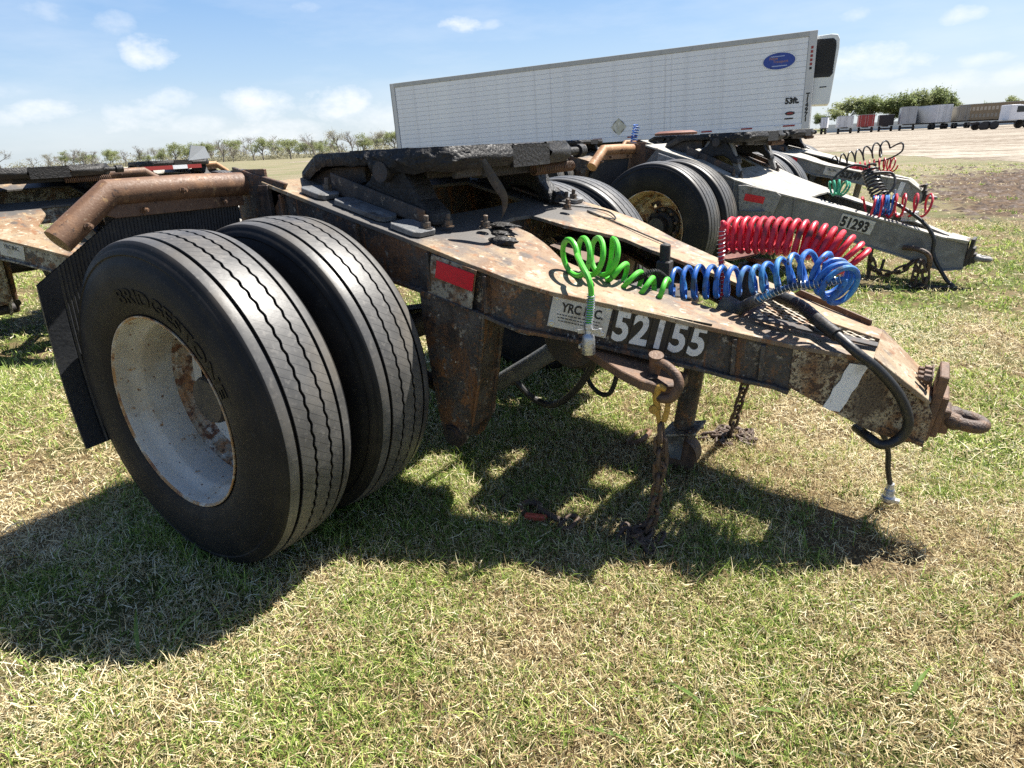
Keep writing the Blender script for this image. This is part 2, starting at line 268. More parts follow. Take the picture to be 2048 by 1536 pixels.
# ------------------------------------------------------------------ mesh helpers
class MB:
    def __init__(s): s.v = []; s.f = []; s.sm = []
    def add(s, vs, fs, smooth=False):
        b = len(s.v); s.v += [tuple(p) for p in vs]; s.f += [tuple(i+b for i in f) for f in fs]; s.sm += [smooth]*len(fs); return s
    def box(s, c, d, M_=None):
        x, y, z = (k/2 for k in d); vs = [Vector((a*x, b*y, e*z)) for a in (-1, 1) for b in (-1, 1) for e in (-1, 1)]
        if M_ is not None: vs = [M_ @ v for v in vs]
        vs = [v+Vector(c) for v in vs]
        return s.add(vs, [(0,1,3,2),(4,6,7,5),(0,4,5,1),(2,3,7,6),(0,2,6,4),(1,5,7,3)])
    def hexa(s, bot, top):   # 4 + 4 corners, same winding (ccw from above)
        vs = list(bot)+list(top)
        return s.add(vs, [(3,2,1,0),(4,5,6,7),(0,1,5,4),(1,2,6,5),(2,3,7,6),(3,0,4,7)])
    def prism(s, poly, a, b):  # poly list of 3D points, extruded by vector: from offset a to offset b
        n = len(poly); A = Vector(a); B = Vector(b)
        vs = [Vector(p)+A for p in poly]+[Vector(p)+B for p in poly]
        return s.add(vs, [tuple(range(n))[::-1], tuple(range(n, 2*n))]+[(i, (i+1) % n, n+(i+1) % n, n+i) for i in range(n)])
    def tube(s, pts, r, n=10, cap=True, closed=False, flat=None):
        P = [Vector(p) for p in pts]; m_ = len(P); rr = r if hasattr(r, '__len__') else [r]*m_
        T = []
        for i in range(m_):
            if closed: t = P[(i+1) % m_]-P[i-1]
            else: t = P[min(i+1, m_-1)]-P[max(i-1, 0)]
            T.append(t.normalized() if t.length > 1e-9 else Vector((0, 0, 1)))
        a = Vector((0, 0, 1)) if abs(T[0].z) < .9 else Vector((1, 0, 0))
        N_ = (a-T[0]*a.dot(T[0])).normalized(); vs = []
        for i in range(m_):
            N_ = (N_-T[i]*N_.dot(T[i])); N_ = N_.normalized() if N_.length > 1e-6 else T[i].orthogonal().normalized(); B = T[i].cross(N_)
            for k in range(n):
                th = 2*math.pi*k/n; vs.append(P[i]+(N_*math.cos(th)+B*math.sin(th)*(flat or 1))*rr[i])
        fs = []
        for i in range(m_ if closed else m_-1):
            j = (i+1) % m_
            for k in range(n): fs.append((i*n+k, i*n+(k+1) % n, j*n+(k+1) % n, j*n+k))
        s.add(vs, fs, True)
        if cap and not closed:
            b = len(s.v)-len(vs)
            s.f += [tuple(b+k for k in range(n))[::-1], tuple(b+(m_-1)*n+k for k in range(n))]; s.sm += [False]*2
        return s
    def lathe(s, prof, n=48, M_=None, a0=0, a1=2*math.pi):
        """prof: (y, r) about the y axis"""
        full = abs(a1-a0-2*math.pi) < 1e-6; na = n if full else n+1; vs = []
        for i in range(na):
            t = a0+(a1-a0)*i/n
            for y, r in prof:
                p = Vector((r*math.cos(t), y, r*math.sin(t))); vs.append(M_ @ p if M_ is not None else p)
        m_ = len(prof); fs = []
        for i in range(n):
            j = (i+1) % na
            for k in range(m_-1): fs.append((i*m_+k, j*m_+k, j*m_+k+1, i*m_+k+1))
        return s.add(vs, fs, True)
    def mesh(s, name, bevel=0, segs=1, sharp=35):
        me = bpy.data.meshes.new(name); me.from_pydata(s.v, [], s.f); me.polygons.foreach_set('use_smooth', s.sm)
        if bevel:
            bm = bmesh.new(); bm.from_mesh(me); bmesh.ops.remove_doubles(bm, verts=bm.verts, dist=1e-5); bmesh.ops.recalc_face_normals(bm, faces=bm.faces)
            es = [e for e in bm.edges if len(e.link_faces) == 2 and e.calc_face_angle(0) > R(28)]
            bmesh.ops.bevel(bm, geom=es, offset=bevel, segments=segs, affect='EDGES', profile=.5, clamp_overlap=True)
            bm.to_mesh(me); bm.free()
        else:
            bm = bmesh.new(); bm.from_mesh(me); bmesh.ops.recalc_face_normals(bm, faces=bm.faces); bm.to_mesh(me); bm.free()
        if any(s.sm): me.set_sharp_from_angle(angle=R(sharp))
        return me
    def build(s, name, m_, parent=None, bevel=0, **k):
        return link(name, s.mesh(name, bevel, **k), m_, parent)
def link(name, me, m_, parent=None):
    o = bpy.data.objects.new(name, me); COL.objects.link(o)
    if m_ and not me.materials: me.materials.append(MATS[m_])
    if parent is not None: o.parent = parent
    return o
def empty(name, loc=(0, 0, 0), rz=0):
    o = bpy.data.objects.new(name, None); COL.objects.link(o); o.location = loc; o.rotation_euler = (0, 0, rz); o.empty_display_size = .2; return o
def tag(o, label, cat, group=None):
    o['label'] = label; o['category'] = cat
    if group: o['group'] = group
    return o
def struct(o): o['kind'] = 'structure'; return o
def copy_tree(o, parent=None):
    c = o.copy(); COL.objects.link(c); c.parent = parent
    for ch in list(o.children): copy_tree(ch, c)
    return c
def frame(o, ex, ey):
    ex = Vector(ex).normalized(); ey = Vector(ey); ey = (ey-ex*ex.dot(ey)).normalized(); ez = ex.cross(ey)
    M_ = Matrix((ex, ey, ez)).transposed().to_4x4(); M_.translation = Vector(o); return M_
def text(s, size=1, ext=0, off=0, narrow=1, align='LEFT'):
    cu = bpy.data.curves.new('txt', 'FONT'); cu.body = s; cu.size = size; cu.extrude = ext; cu.offset = off; cu.align_x = align; cu.resolution_u = 3
    o = bpy.data.objects.new('txt', cu); COL.objects.link(o); bpy.context.view_layer.update()
    me = bpy.data.meshes.new_from_object(o.evaluated_get(bpy.context.evaluated_depsgraph_get()))
    bpy.data.objects.remove(o); bpy.data.curves.remove(cu)
    vs = [Vector((v.co.x*narrow, v.co.y, v.co.z)) for v in me.vertices]; fs = [tuple(p.vertices) for p in me.polygons]
    bpy.data.meshes.remove(me); return vs, fs
def flat_text(name, s, M_, size, m_, parent, narrow=1, off=0, align='LEFT', ext=.0006):
    vs, fs = text(s, size, ext, off, narrow, align); b = MB(); b.add([M_ @ v for v in vs], fs); return b.build(name, m_, parent)
def interp(tab, x): return float(np.interp(x, [a for a, _ in tab], [b for _, b in tab]))
def spline(pts, n=8, closed=False):
    P = [Vector(p) for p in pts]; out = []; L = len(P)
    for i in range(L if closed else L-1):
        if closed: p0, p1, p2, p3 = P[i-1], P[i], P[(i+1) % L], P[(i+2) % L]
        else: p0, p1, p2, p3 = P[max(i-1, 0)], P[i], P[i+1], P[min(i+2, L-1)]
        for k in range(n):
            t = k/n; out.append(.5*((2*p1)+(p2-p0)*t+(2*p0-5*p1+4*p2-p3)*t*t+(3*p1-p0-3*p2+p3)*t**3))
    if not closed: out.append(P[-1])
    return out
def helix(axis, rad, turns, ppt=18, phase=0, sq=1.0, upv=(0, 0, 1), jit=0, seed=1, radf=None):
    A = spline(axis, 16); n = int(turns*ppt); L = [0]
    for i in range(1, len(A)): L.append(L[-1]+(A[i]-A[i-1]).length)
    out = []; rn = random.Random(seed)
    ph = [rn.uniform(-jit, jit) for _ in range(int(turns)+3)]
    for i in range(n+1):
        f = i/n; w = f*turns; k = int(w); jj = ph[k]*(1-(w-k))+ph[k+1]*(w-k)
        s_ = min(max(f+jj/turns, 0), 1)*L[-1]
        j = max(1, next((q for q in range(1, len(L)) if L[q] >= s_-1e-9), len(L)-1)); t = (s_-L[j-1])/max(L[j]-L[j-1], 1e-9)
        p = A[j-1].lerp(A[j], t); T = (A[j]-A[j-1]).normalized(); S = T.cross(Vector(upv)).normalized(); U = S.cross(T)
        th = 2*math.pi*w+phase; rr = rad*(radf(f) if radf else 1)
        out.append(p+(S*math.cos(th)*sq+U*math.sin(th))*rr)
    return out
def wrap(path, rad, pitch, ppt=10):
    P = [Vector(p) for p in path]; out = []; L = [0]
    for i in range(1, len(P)): L.append(L[-1]+(P[i]-P[i-1]).length)
    n = max(8, int(L[-1]/pitch*ppt)); N_ = (P[1]-P[0]).orthogonal().normalized()
    for i in range(n+1):
        s_ = L[-1]*i/n; j = max(1, next((q for q in range(1, len(L)) if L[q] >= s_-1e-9), len(L)-1)); t = (s_-L[j-1])/max(L[j]-L[j-1], 1e-9)
        p = P[j-1].lerp(P[j], t); T = (P[j]-P[j-1]).normalized(); N_ = (N_-T*N_.dot(T)).normalized(); B = T.cross(N_); th = 2*math.pi*i/ppt
        out.append(p+(N_*math.cos(th)+B*math.sin(th))*rad)
    return out

# ------------------------------------------------------------------ wheels (shared meshes)
def tyre_mesh(NA=432):
    pr = []  # (y, r, zig, groove)
    side = [(-.108, .290), (-.118, .297), (-.127, .312), (-.134, .332), (-.1395, .356), (-.142, .383), (-.1415, .408), (-.1385, .430), (-.133, .448), (-.1275, .459), (-.1265, .4625), (-.1285, .4665), (-.1265, .472), (-.1215, .481), (-.117, .4855), (-.1165, .488), (-.113, .4945), (-.107, .4995), (-.1025, .5015)]
    for y, r in side: pr.append((y, r, 0, 0))
    def crown(y): return .5115-.0095*(abs(y)/.1025)**2
    for yc, gw, zg in ((-.074, .0112, 0), (-.026, .0086, 1), (.026, .0086, 1), (.074, .0112, 0)):
        a, b = yc-gw/2, yc+gw/2
        for y, dr, g in ((a-.011, 0, 0), (a, 0, 0), (a+.0008, -.0035, 1), (a+.0013, -.011, 1), (b-.0013, -.011, 1), (b-.0008, -.0035, 1), (b, 0, 0), (b+.011, 0, 0)):
            z = zg if abs(y-yc) < gw else zg*.0
            pr.append((y, crown(y)+dr, z, g))
    for y, r in reversed(side): pr.append((-y, r, 0, 0))
    n = len(pr); th = np.linspace(0, 2*np.pi, NA, endpoint=False)
    k = 84; ph = (th*k/(2*np.pi)) % 1; tri = np.clip((np.abs(ph*2-1)-.5)*2*1.5, -1, 1)*.0023
    V = np.zeros((NA, n, 3)); U = np.zeros((NA, n, 2)); G = np.zeros((NA, n))
    for j, (y, r, z, g) in enumerate(pr):
        V[:, j, 0] = r*np.cos(th); V[:, j, 2] = r*np.sin(th); V[:, j, 1] = y+z*tri
        U[:, j, 0] = th/(2*np.pi); U[:, j, 1] = y if abs(y) < .1026 else math.copysign(.105+.2*(.5-r), y); G[:, j] = g
    # the load flattens the bottom a little
    low = V[:, :, 2] < -.494; V[:, :, 2] = np.where(low, -.494+(V[:, :, 2]+.494)*.25, V[:, :, 2])
    me = bpy.data.meshes.new('tyre'); fs = []
    for i in range(NA):
        j = (i+1) % NA
        for q in range(n-1): fs.append((i*n+q, j*n+q, j*n+q+1, i*n+q+1))
    me.from_pydata(V.reshape(-1, 3).tolist(), [], fs); me.polygons.foreach_set('use_smooth', [True]*len(fs))
    uv = me.uv_layers.new(name='uv'); Uf = U.reshape(-1, 2); li = np.empty(len(me.loops), int); me.loops.foreach_get('vertex_index', li); u2 = Uf[li].copy()
    u4 = u2.reshape(-1, 4, 2); wrapm = (u4[:, :, 0].max(1)-u4[:, :, 0].min(1)) > .5; u4[wrapm, :, 0] = np.where(u4[wrapm, :, 0] < .5, u4[wrapm, :, 0]+1, u4[wrapm, :, 0])
    uv.data.foreach_set('uv', u4.reshape(-1)); a = me.attributes.new('groove', 'FLOAT', 'POINT'); a.data.foreach_set('value', G.reshape(-1))
    bm = bmesh.new(); bm.from_mesh(me); bmesh.ops.recalc_face_normals(bm, faces=bm.faces); bm.to_mesh(me); bm.free()
    me.set_sharp_from_angle(angle=R(40)); me.materials.append(MATS['tyre_rubber']); return me
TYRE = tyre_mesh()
def rim_outer_mesh(m_):
    b = MB()
    b.lathe([(-.120, .2885), (-.108, .2855), (-.090, .2835), (-.072, .279), (-.055, .2665), (-.044, .2635), (.000, .2630), (.030, .2625), (.046, .2640)], 96)
    return link_mesh(b, m_)
def disc_mesh(m_):
    b = MB()
    # disc with five hand holes: rings built between hole sectors
    nh = 5
    ring = [(.097, .232), (.108, .205), (.122, .178), (.135, .160), (.140, .150)]
    n = 100; vs = []; fs = []
    for i in range(n):
        t = 2*math.pi*i/n
        for y, r in ring+[(.140, .095)]: vs.append((r*math.cos(t), y, r*math.sin(t)))
    q = len(ring)+1
    for i in range(n):
        j = (i+1) % n; hole = (i % (n//nh)) in range(7, 14)
        for k in range(q-1):
            if hole and k in (1, 2): continue
            fs.append((i*q+k, j*q+k, j*q+k+1, i*q+k+1))
    b.add(vs, fs, True)
    return link_mesh(b, m_)
def link_mesh(b, m_):
    me = b.mesh('rim', 0); me.materials.append(MATS[m_]); return me
RIM_W = rim_outer_mesh('rim_paint'); RIM_R = rim_outer_mesh('rim_rust'); DISC_W = disc_mesh('rim_paint'); DISC_R = disc_mesh('rim_rust')
def ring_mesh():
    b = MB(); b.lathe([(.046, .2640), (.052, .262), (.058, .255), (.066, .2535), (.074, .250), (.080, .243), (.086, .241), (.092, .236), (.097, .232)], 96); return link_mesh(b, 'rim_ring')
mat('rim_ring', (.30, .25, .18), [((.30, .14, .05), 9, .44, .58), ((.46, .44, .39), 16, .52, .62), ((.13, .055, .026), 24, .50, .60), ((.05, .028, .02), 60, .56, .64)], rough=.65, bump=.3)
RING = ring_mesh()
b = MB(); b.lathe([(-.108, .288), (-.116, .293), (-.1225, .2975), (-.1255, .2965), (-.1255, .293), (-.120, .2885)], 96); FLANGE = b.mesh('rim_flange', 0)
mat('flange_rust', (.40, .34, .25), [((.36, .20, .08), 9, .42, .56), ((.20, .09, .04), 24, .52, .62), ((.50, .47, .40), 14, .54, .64)], rough=.6, bump=.2); FLANGE.materials.append(MATS['flange_rust'])
def hub_mesh():
    b = MB(); b.lathe([(.15, .148), (.128, .146), (.122, .140), (.122, .118), (.112, .114), (.085, .108), (.065, .082), (.006, .076), (-.006, .070), (-.008, .0)], 40)
    return b.mesh('hub', 0)
HUB = hub_mesh(); HUB.materials.append(MATS['hub_dark'])
def stud_mesh():
    b = MB(); b.lathe([(.14, .0145), (.108, .0145), (.106, .009), (.092, .009), (.091, 0)], 6); return b.mesh('lug_nut', 0)
STUD = stud_mesh(); STUD.materials.append(MATS['bolt_steel'])
def letters(b, s, r, y, a_mid, size, flip=False):
    vs, fs = text(s, size, .0012, .0006, 1.0, 'CENTER')
    out = []
    for v in vs:
        th = a_mid-v.x/r; rad = r+v.y; out.append(Vector((rad*math.cos(th), y(rad)-v.z-.0008, rad*math.sin(th))))
    b.add(out, fs)
def side_y(r): return -float(np.interp(r, [.297, .312, .332, .356, .383, .408, .430, .448], [.118, .127, .134, .1395, .142, .1415, .1385, .133]))
LETTERS = []
LB = MB(); vs_, fs_ = text('BRIDGESTONE', .060, .0012, .0012, 1.0, 'CENTER'); wd_ = max(v.x for v in vs_)-min(v.x for v in vs_)
LB.add([Vector(((.336+v.y)*math.cos(R(62)-v.x*(R(84)/wd_)), side_y(.336+v.y)-v.z-.0012, (.336+v.y)*math.sin(R(62)-v.x*(R(84)/wd_)))) for v in vs_], fs_)
LM = LB.mesh('lettering', 0); LM.materials.append(mat('letter_rubber', (.0045, .0047, .0055), rough=.6, spec=.2, rough_var=0)); LETTERS.append(LM)
def wheel(root, y, outer, side, rim='w', detail=False, spin=0):
    """outer: the dished face turns away from the dolly; side -1 near, +1 far"""
    w = empty('wheel', (0, y, .5)); w.parent = root
    if side > 0: w.rotation_euler = (0, 0, math.pi)
    t = link('tyre', TYRE, None, w)
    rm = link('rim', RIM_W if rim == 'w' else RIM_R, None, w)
    if not outer: rm.rotation_euler = (0, 0, math.pi)
    for nm_, ms_ in (('disc', DISC_W if rim == 'w' else DISC_R), ('rim_ring', RING), ('rim_flange', FLANGE)):
        dm = link(nm_, ms_, None, w)
        if not outer: dm.rotation_euler = (0, 0, math.pi)
    if outer:
        link('hub', HUB, None, w)
        for k in range(10):
            a = 2*math.pi*k/10+.2; st = link('lug_nut', STUD, None, w); st.location = (.132*math.cos(a), -.02, .132*math.sin(a))
        if detail:
            for LM in LETTERS: link('lettering', LM, None, w)
    return w

# ------------------------------------------------------------------ the tow dolly
TOP_A = [(-.30, 1.107), (-.11, 1.057), (.05, 1.014), (.20, .975), (.35, .937), (.466, .907), (.565, .879), (.672, .849), (.74, .824), (.864, .782), (1.02, .743), (1.169, .705), (1.256, .680), (1.378, .649), (1.508, .616), (1.70, .577)]
BOT_A = [(-.30, .87), (.0, .84), (.25, .80), (.43, .765), (.654, .712), (.769, .667), (.936, .632), (1.02, .610), (1.283, .540), (1.351, .517), (1.465, .490), (1.60, .423), (1.713, .354), (1.811, .315)]
TOP_B = [(-.42, 1.13), (-.085, 1.03), (.077, .985), (.41, .835), (.6, .765), (.89, .680), (1.035, .640), (1.59, .478), (1.86, .385), (2.03, .345)]
BOT_B = [(-.42, .86), (.0, .78), (.41, .605), (.9, .475), (1.23, .365), (1.61, .240), (1.90, .130), (2.03, .145)]
def plan_a(x):
    if x < .58: return .6
    lin = .6-.453*(x-.7)
    if x < .82:
        t = (x-.58)/.24; return .6*(1-t)**2+2*t*(1-t)*.6+t*t*(.6-.453*.12)
    return lin
def plan_b(x): return .6 if x < .4 else .6-(x-.4)*(.47/1.45)
INNER_A = [(-.30, .0), (-.06, .0), (-.05, .30), (.26, .30), (.27, .0), (.40, .0), (.41, .10), (.55, .125), (.63, .17), (.75, .255), (.9, .25), (1.2, .185), (1.35, .15), (1.5, .09), (1.7, .05)]
def strip(b, f_out, f_in, f_z, xs, th, sgn):
    """a plate that follows the top of a rail: quads between outer and inner edge, with thickness"""
    n = len(xs); vs = []
    for x in xs:
        z = f_z(x)
        vs += [(x, sgn*f_out(x), z), (x, sgn*f_in(x), z), (x, sgn*f_in(x), z-th), (x, sgn*f_out(x), z-th)]
    fs = []
    for i in range(n-1):
        a = i*4; c = a+4
        for k in range(4): fs.append((a+k, a+(k+1) % 4, c+(k+1) % 4, c+k))
    fs += [(0, 1, 2, 3), (n*4-1, n*4-2, n*4-3, n*4-4)]
    b.add(vs, fs)
def dense(a, b, n, extra=()): return sorted(set([round(a+(b-a)*i/n, 4) for i in range(n+1)]+[round(e, 4) for e in extra if a < e < b]))
def link_pts(L=.03, Wd=.0115, n=6):
    P = []
    for i in range(n+1): a = math.pi*i/n; P.append((Wd*math.cos(a), 0, L-Wd*0+Wd*math.sin(a)))
    for i in range(n+1): a = math.pi+math.pi*i/n; P.append((Wd*math.cos(a), 0, -L+Wd*math.sin(a)))
    return P
def chain_link_mesh(L=.017, Wd=.0130, r=.0062):
    b = MB(); b.tube(link_pts(L, Wd), r, 7, closed=True); me = b.mesh('chain_link', 0); me.materials.append(MATS['rust_chain']); return me
CHAIN = chain_link_mesh()
CHAIN_BIG = chain_link_mesh(.026, .021, .0095)
def lay_chain(parent, pts, n, seed=0, big=False):
    """chain links along a path, each its own object"""
    A = spline(pts, 10); L = [0]; rn = random.Random(seed)
    for i in range(1, len(A)): L.append(L[-1]+(A[i]-A[i-1]).length)
    n = max(2, int(L[-1]/(.060 if big else .0385)))
    for i in range(n):
        s_ = L[-1]*(i+.5)/n; j = next(q for q in range(1, len(L)) if L[q] >= s_); p = A[j-1].lerp(A[j], (s_-L[j-1])/max(L[j]-L[j-1], 1e-9)); T = (A[j]-A[j-1]).normalized()
        o = link('chain_link', CHAIN_BIG if big else CHAIN, None, parent)
        q = T.to_track_quat('Z', 'Y') @ Matrix.Rotation((math.pi/2 if i % 2 else 0)+rn.uniform(-.4, .4), 4, 'Z').to_quaternion()
        o.rotation_mode = 'QUATERNION'; o.rotation_quaternion = q; o.location = p
def pile(parent, c, n, rad, seed=0):
    rn = random.Random(seed)
    for i in range(n):
        o = link('chain_link', CHAIN, None, parent); a = rn.uniform(0, 6.3); r_ = rad*math.sqrt(rn.random())
        o.location = (c[0]+r_*math.cos(a), c[1]+r_*math.sin(a), .010+.022*rn.random()*(1-r_/rad)+.008)
        o.rotation_euler = (R(90)+rn.uniform(-.5, .5), rn.uniform(-.5, .5), rn.uniform(0, 6.3))
def bolt(parent, p, nrm=(0, 0, 1), r=.014, h=.04, m_='bolt_steel', name='bolt'):
    n = Vector(nrm).normalized(); M_ = n.to_track_quat('Y', 'Z').to_matrix().to_4x4(); M_.translation = Vector(p); b = MB()
    b.lathe([(0, r*1.9), (.004, r*1.9), (.004, r*1.35)], 14, M_); b.lathe([(.004, r*1.4), (.022, r*1.4), (.022, r*.8)], 6, M_); b.lathe([(.02, r*.75), (h, r*.75), (h+.002, r*.55), (h+.002, 0)], 10, M_)
    return b.build(name, m_, parent, sharp=30)
def grease_plate(fx0=.69):
    """fifth wheel top plate, thick with grease: V throat to the rear, ramps dipping"""
    rn = random.Random(5); b = MB()
    outer = [(-.40, .20), (-.385, .36), (-.34, .41), (-.16, .455), (.10, .47), (.40, .47), (.50, .455), (.60, .40), (.66, .32), (.69, .0)]
    def yo(x): return interp([(-.40, .30), (-.385, .36), (-.34, .41), (-.16, .455), (.10, .47), (.42, .47), (.52, .45), (.60, .405), (.655, .33), (.685, .20), (.69, .12)], x)
    def yi(x): return interp([(-.40, .24), (-.385, .20), (.0, .075), (.06, .055), (.085, .03), (.095, .0)], x)
    def zt(x): return 1.192 if x > -.13 else 1.192-.085*((-.13-x)/.27)**1.2
    xs = dense(-.40, .69, 90); nc = 14
    for sg in (-1, 1):
        top = []; 
        for x in xs:
            a, c = yi(x), yo(x)
            for k in range(nc+1):
                y = a+(c-a)*k/nc; d = mnoise.noise(Vector((x*26, sg*y*26, 3)))*.0035+mnoise.noise(Vector((x*70, sg*y*70, 9)))*.0016
                top.append((x, sg*y, zt(x)+d+(.004 if k > nc-2 and x > .1 else 0)))
        fs = []; n1 = nc+1
        for i in range(len(xs)-1):
            for k in range(nc): fs.append((i*n1+k, (i+1)*n1+k, (i+1)*n1+k+1, i*n1+k+1))
        b.add(top, fs, True)
        # outer skirt with rolled grease
        nk = 9; sk = []
        for i, x in enumerate(xs):
            y = yo(x); dep = .044+(.030 if x > .22 else .0)+mnoise.noise(Vector((x*14, sg*2, 1)))*.012
            if x < -.13: dep = .055
            for k in range(nk+1):
                f = k/nk; bul = math.sin(f*math.pi)*.010*(1.6 if x > .2 else .5)
                d = (mnoise.noise(Vector((x*34, f*3.2, sg*5)))*.011+mnoise.noise(Vector((x*85, f*8, sg*7)))*.006)*(1.15 if x > .15 else .4)*min(1, f*4)*min(1, (1-f)*5+.3)
                sk.append((x+(bul+d if x > .6 else 0), sg*(y+bul+d), zt(x)-f*dep+(.004 if k == 0 and x > .1 else 0)))
        fs = []; n1 = nk+1
        for i in range(len(xs)-1):
            for k in range(nk): fs.append((i*n1+k, (i+1)*n1+k, (i+1)*n1+k+1, i*n1+k+1))
        b.add(sk, fs, True)
        # inner throat wall and underside
        tw = []; 
        for x in xs: tw += [(x, sg*yi(x), zt(x)), (x, sg*yi(x), zt(x)-.05), (x, sg*yo(x)*.97, zt(x)-.05)]
        fs = []
        for i in range(len(xs)-1):
            for k in range(2): fs.append((i*3+k, (i+1)*3+k, (i+1)*3+k+1, i*3+k+1))
        b.add(tw, fs, False)
    # front end wall and ramp ends
    for sg in (-1, 1):
        b.add([(-.40, sg*.24, 1.107), (-.40, sg*.30, 1.107), (-.40, sg*.30, 1.062), (-.40, sg*.24, 1.057)], [(0, 1, 2, 3)])
    b.box((.692, 0, 1.152), (.02, .26, .075))
    b.v = [(-.36+(x+.40)*.84/1.09, y, z) for x, y, z in b.v]
    return b.mesh('top_plate', 0, sharp=60)
GREASE = grease_plate(); GREASE.materials.append(MATS['grease'])

def coupling_hose(parent, name, path, r, m_, n=8): b = MB(); b.tube(path, r, n); return b.build(name, m_, parent)
def spring_on(parent, path, rad, pitch, wire=.0013, m_='spring_wire'):
    b = MB(); b.tube(wrap(path, rad, pitch), wire, 5); return b.build('spring_guard', m_, parent)

def make_dolly(loc, yaw_, st):
    """st: style dictionary"""
    c, s = math.cos(yaw_), math.sin(yaw_)
    root = empty('tow_dolly', loc, yaw_)
    kind = st.get('kind', 'A'); TOP, BOT, plan = (TOP_A, BOT_A, plan_a) if kind == 'A' else (TOP_B, BOT_B, plan_b)
    x0 = TOP[0][0]; x1 = TOP[-1][0]; xb = BOT[-1][0]
    zt = lambda x: interp(TOP, x); zb = lambda x: interp(BOT, x)
    web_m, deck_m, box_m = st['web'], st['deck'], st['box']; full = st.get('full', False)
    # ---- side rails: web + flanges
    for sg in (-1, 1):
        b = MB(); th = .012
        if kind == 'A':
            xs = dense(x0, 1.50, 44, [.58, .82])
        else: xs = dense(x0, x1, 40, [.4])
        vs = []
        for x in xs:
            w_ = plan(x); vs += [(x, sg*w_, zt(x)-.001), (x, sg*(w_-th), zt(x)-.001), (x, sg*(w_-th), zb(x)), (x, sg*w_, zb(x))]
        fs = []
        for i in range(len(xs)-1):
            for k in range(4): fs.append((i*4+k, i*4+(k+1) % 4, (i+1)*4+(k+1) % 4, (i+1)*4+k))
        n = len(xs)*4; fs += [(3, 2, 1, 0), (n-4, n-3, n-2, n-1)]; b.add(vs, fs)
        # bottom flange
        strip(b, lambda x: plan(x)+.022, lambda x: max(plan(x)-.10, .02), lambda x: zb(x)+.004, xs, .012, sg)
        rail = b.build('side_rail', web_m, root, bevel=.0015)
        # top flange (the deck strip)
        b = MB()
        if kind == 'A':
            xs2 = dense(x0, 1.70, 60, [p[0] for p in INNER_A]+[.58, .82])
            strip(b, lambda x: plan(x)+.012, lambda x: min(interp(INNER_A, x), plan(x)-.08), zt, xs2, .014, sg)
        else:
            xs2 = dense(x0, x1, 44, [.4, .27, .271, .92, .921])
            strip(b, lambda x: plan(x)+.010, lambda x: max(.0 if x < -.06 or .27 < x < .92 else plan(x)-(.30 if x < .9 else max(.09, .20-(x-.9)*.2)), .0), zt, xs2, .014, sg)
        b.build('top_flange', deck_m, root, bevel=.0012)
        if not (full or kind == 'B'): continue
    # ---- cross members
    b = MB(); b.box((.335, 0, zt(.335)-.085), (.10, 1.17, .11)); b.build('cross_member', web_m, root, bevel=.004)
    b = MB(); b.box((x0+.10, 0, zt(x0+.1)-.12), (.08, 1.16, .14)); b.build('cross_member', web_m, root, bevel=.004)
    b = MB(); b.box((.98, 0, zb(.98)+.035), (.10, 2*plan(.98)-.05, .03)); b.build('cross_member', web_m, root, bevel=.003)
    b = MB(); b.box((x0+.006, 0, .985), (.012, 1.19, .21)); b.build('rear_plate', web_m, root, bevel=.002)
    # ---- nose box
    if kind == 'A':
        b = MB()
        for sg in (-1, 1):
            P = [(1.498, zt(1.498)-.004), (1.70, .573), (1.845, .452), (1.868, .40), (1.862, .315), (1.811, .312), (1.713, .351), (1.60, .420), (1.498, .484)]
            poly = [(x, sg*(plan(x)+.004), z) for x, z in P]; b.prism(poly, (0, 0, 0), (0, -sg*.012, 0))
        box = b.build('nose_box', box_m, root, bevel=.0015)
        b = MB()   # sloping plate that closes the top of the box
        b.hexa([(1.695, -.155, .567), (1.85, -.104, .440), (1.85, .104, .440), (1.695, .155, .567)], [(1.70, -.155, .581), (1.857, -.104, .452), (1.857, .104, .452), (1.70, .155, .581)])
        b.build('gusset_plate', deck_m, root, bevel=.0015)
        b = MB(); b.hexa([(1.60, -.18, .417), (1.60, .18, .417), (1.86, .095, .304), (1.86, -.095, .304)][::-1], [(1.60, -.18, .427), (1.60, .18, .427), (1.86, .095, .316), (1.86, -.095, .316)][::-1]); b.build('belly_plate', box_m, root)
        hx, hz = 1.862, .42
    else:
        b = MB(); b.prism([(1.90, -.14, .37), (2.035, -.085, .343), (2.035, .085, .343), (1.90, .14, .37)], (0, 0, 0), (0, 0, .012)); b.build('nose_plate', deck_m, root, bevel=.0015)
        hx, hz = 2.045, .265
    # ---- hitch: mounting plate, tie bolts, eye
    tilt = Matrix.Rotation(R(6), 4, 'Y')
    b = MB(); b.box((hx+.005, 0, hz), (.024, .150, .205), tilt); b.build('hitch_plate', 'rust_brown' if full else 'dark_steel', root, bevel=.003)
    b = MB(); b.box((hx+.022, .0, hz-.03), (.020, .12, .13), tilt); b.box((hx+.036, 0, hz-.048), (.03, .085, .075)); b.build('eye_base', 'rust_brown' if full else 'dark_steel', root, bevel=.004)
    for yy in (-.052, -.010, .032): bolt(root, (hx-.012, yy, hz+.080-.002*abs(yy)), (-1, 0, .1), .011, .036, 'bolt_steel' if kind == 'B' else 'rust_brown')
    for yy in (-.055, .055): bolt(root, (hx-.012, yy, hz-.06), (-1, 0, .1), .011, .034, 'rust_brown')
    P = []
    for i in range(28):
        a = 2*math.pi*i/28; P.append((hx+.088+.046*math.cos(a), .036*math.sin(a), hz-.048-.12*(.046*math.cos(a))))
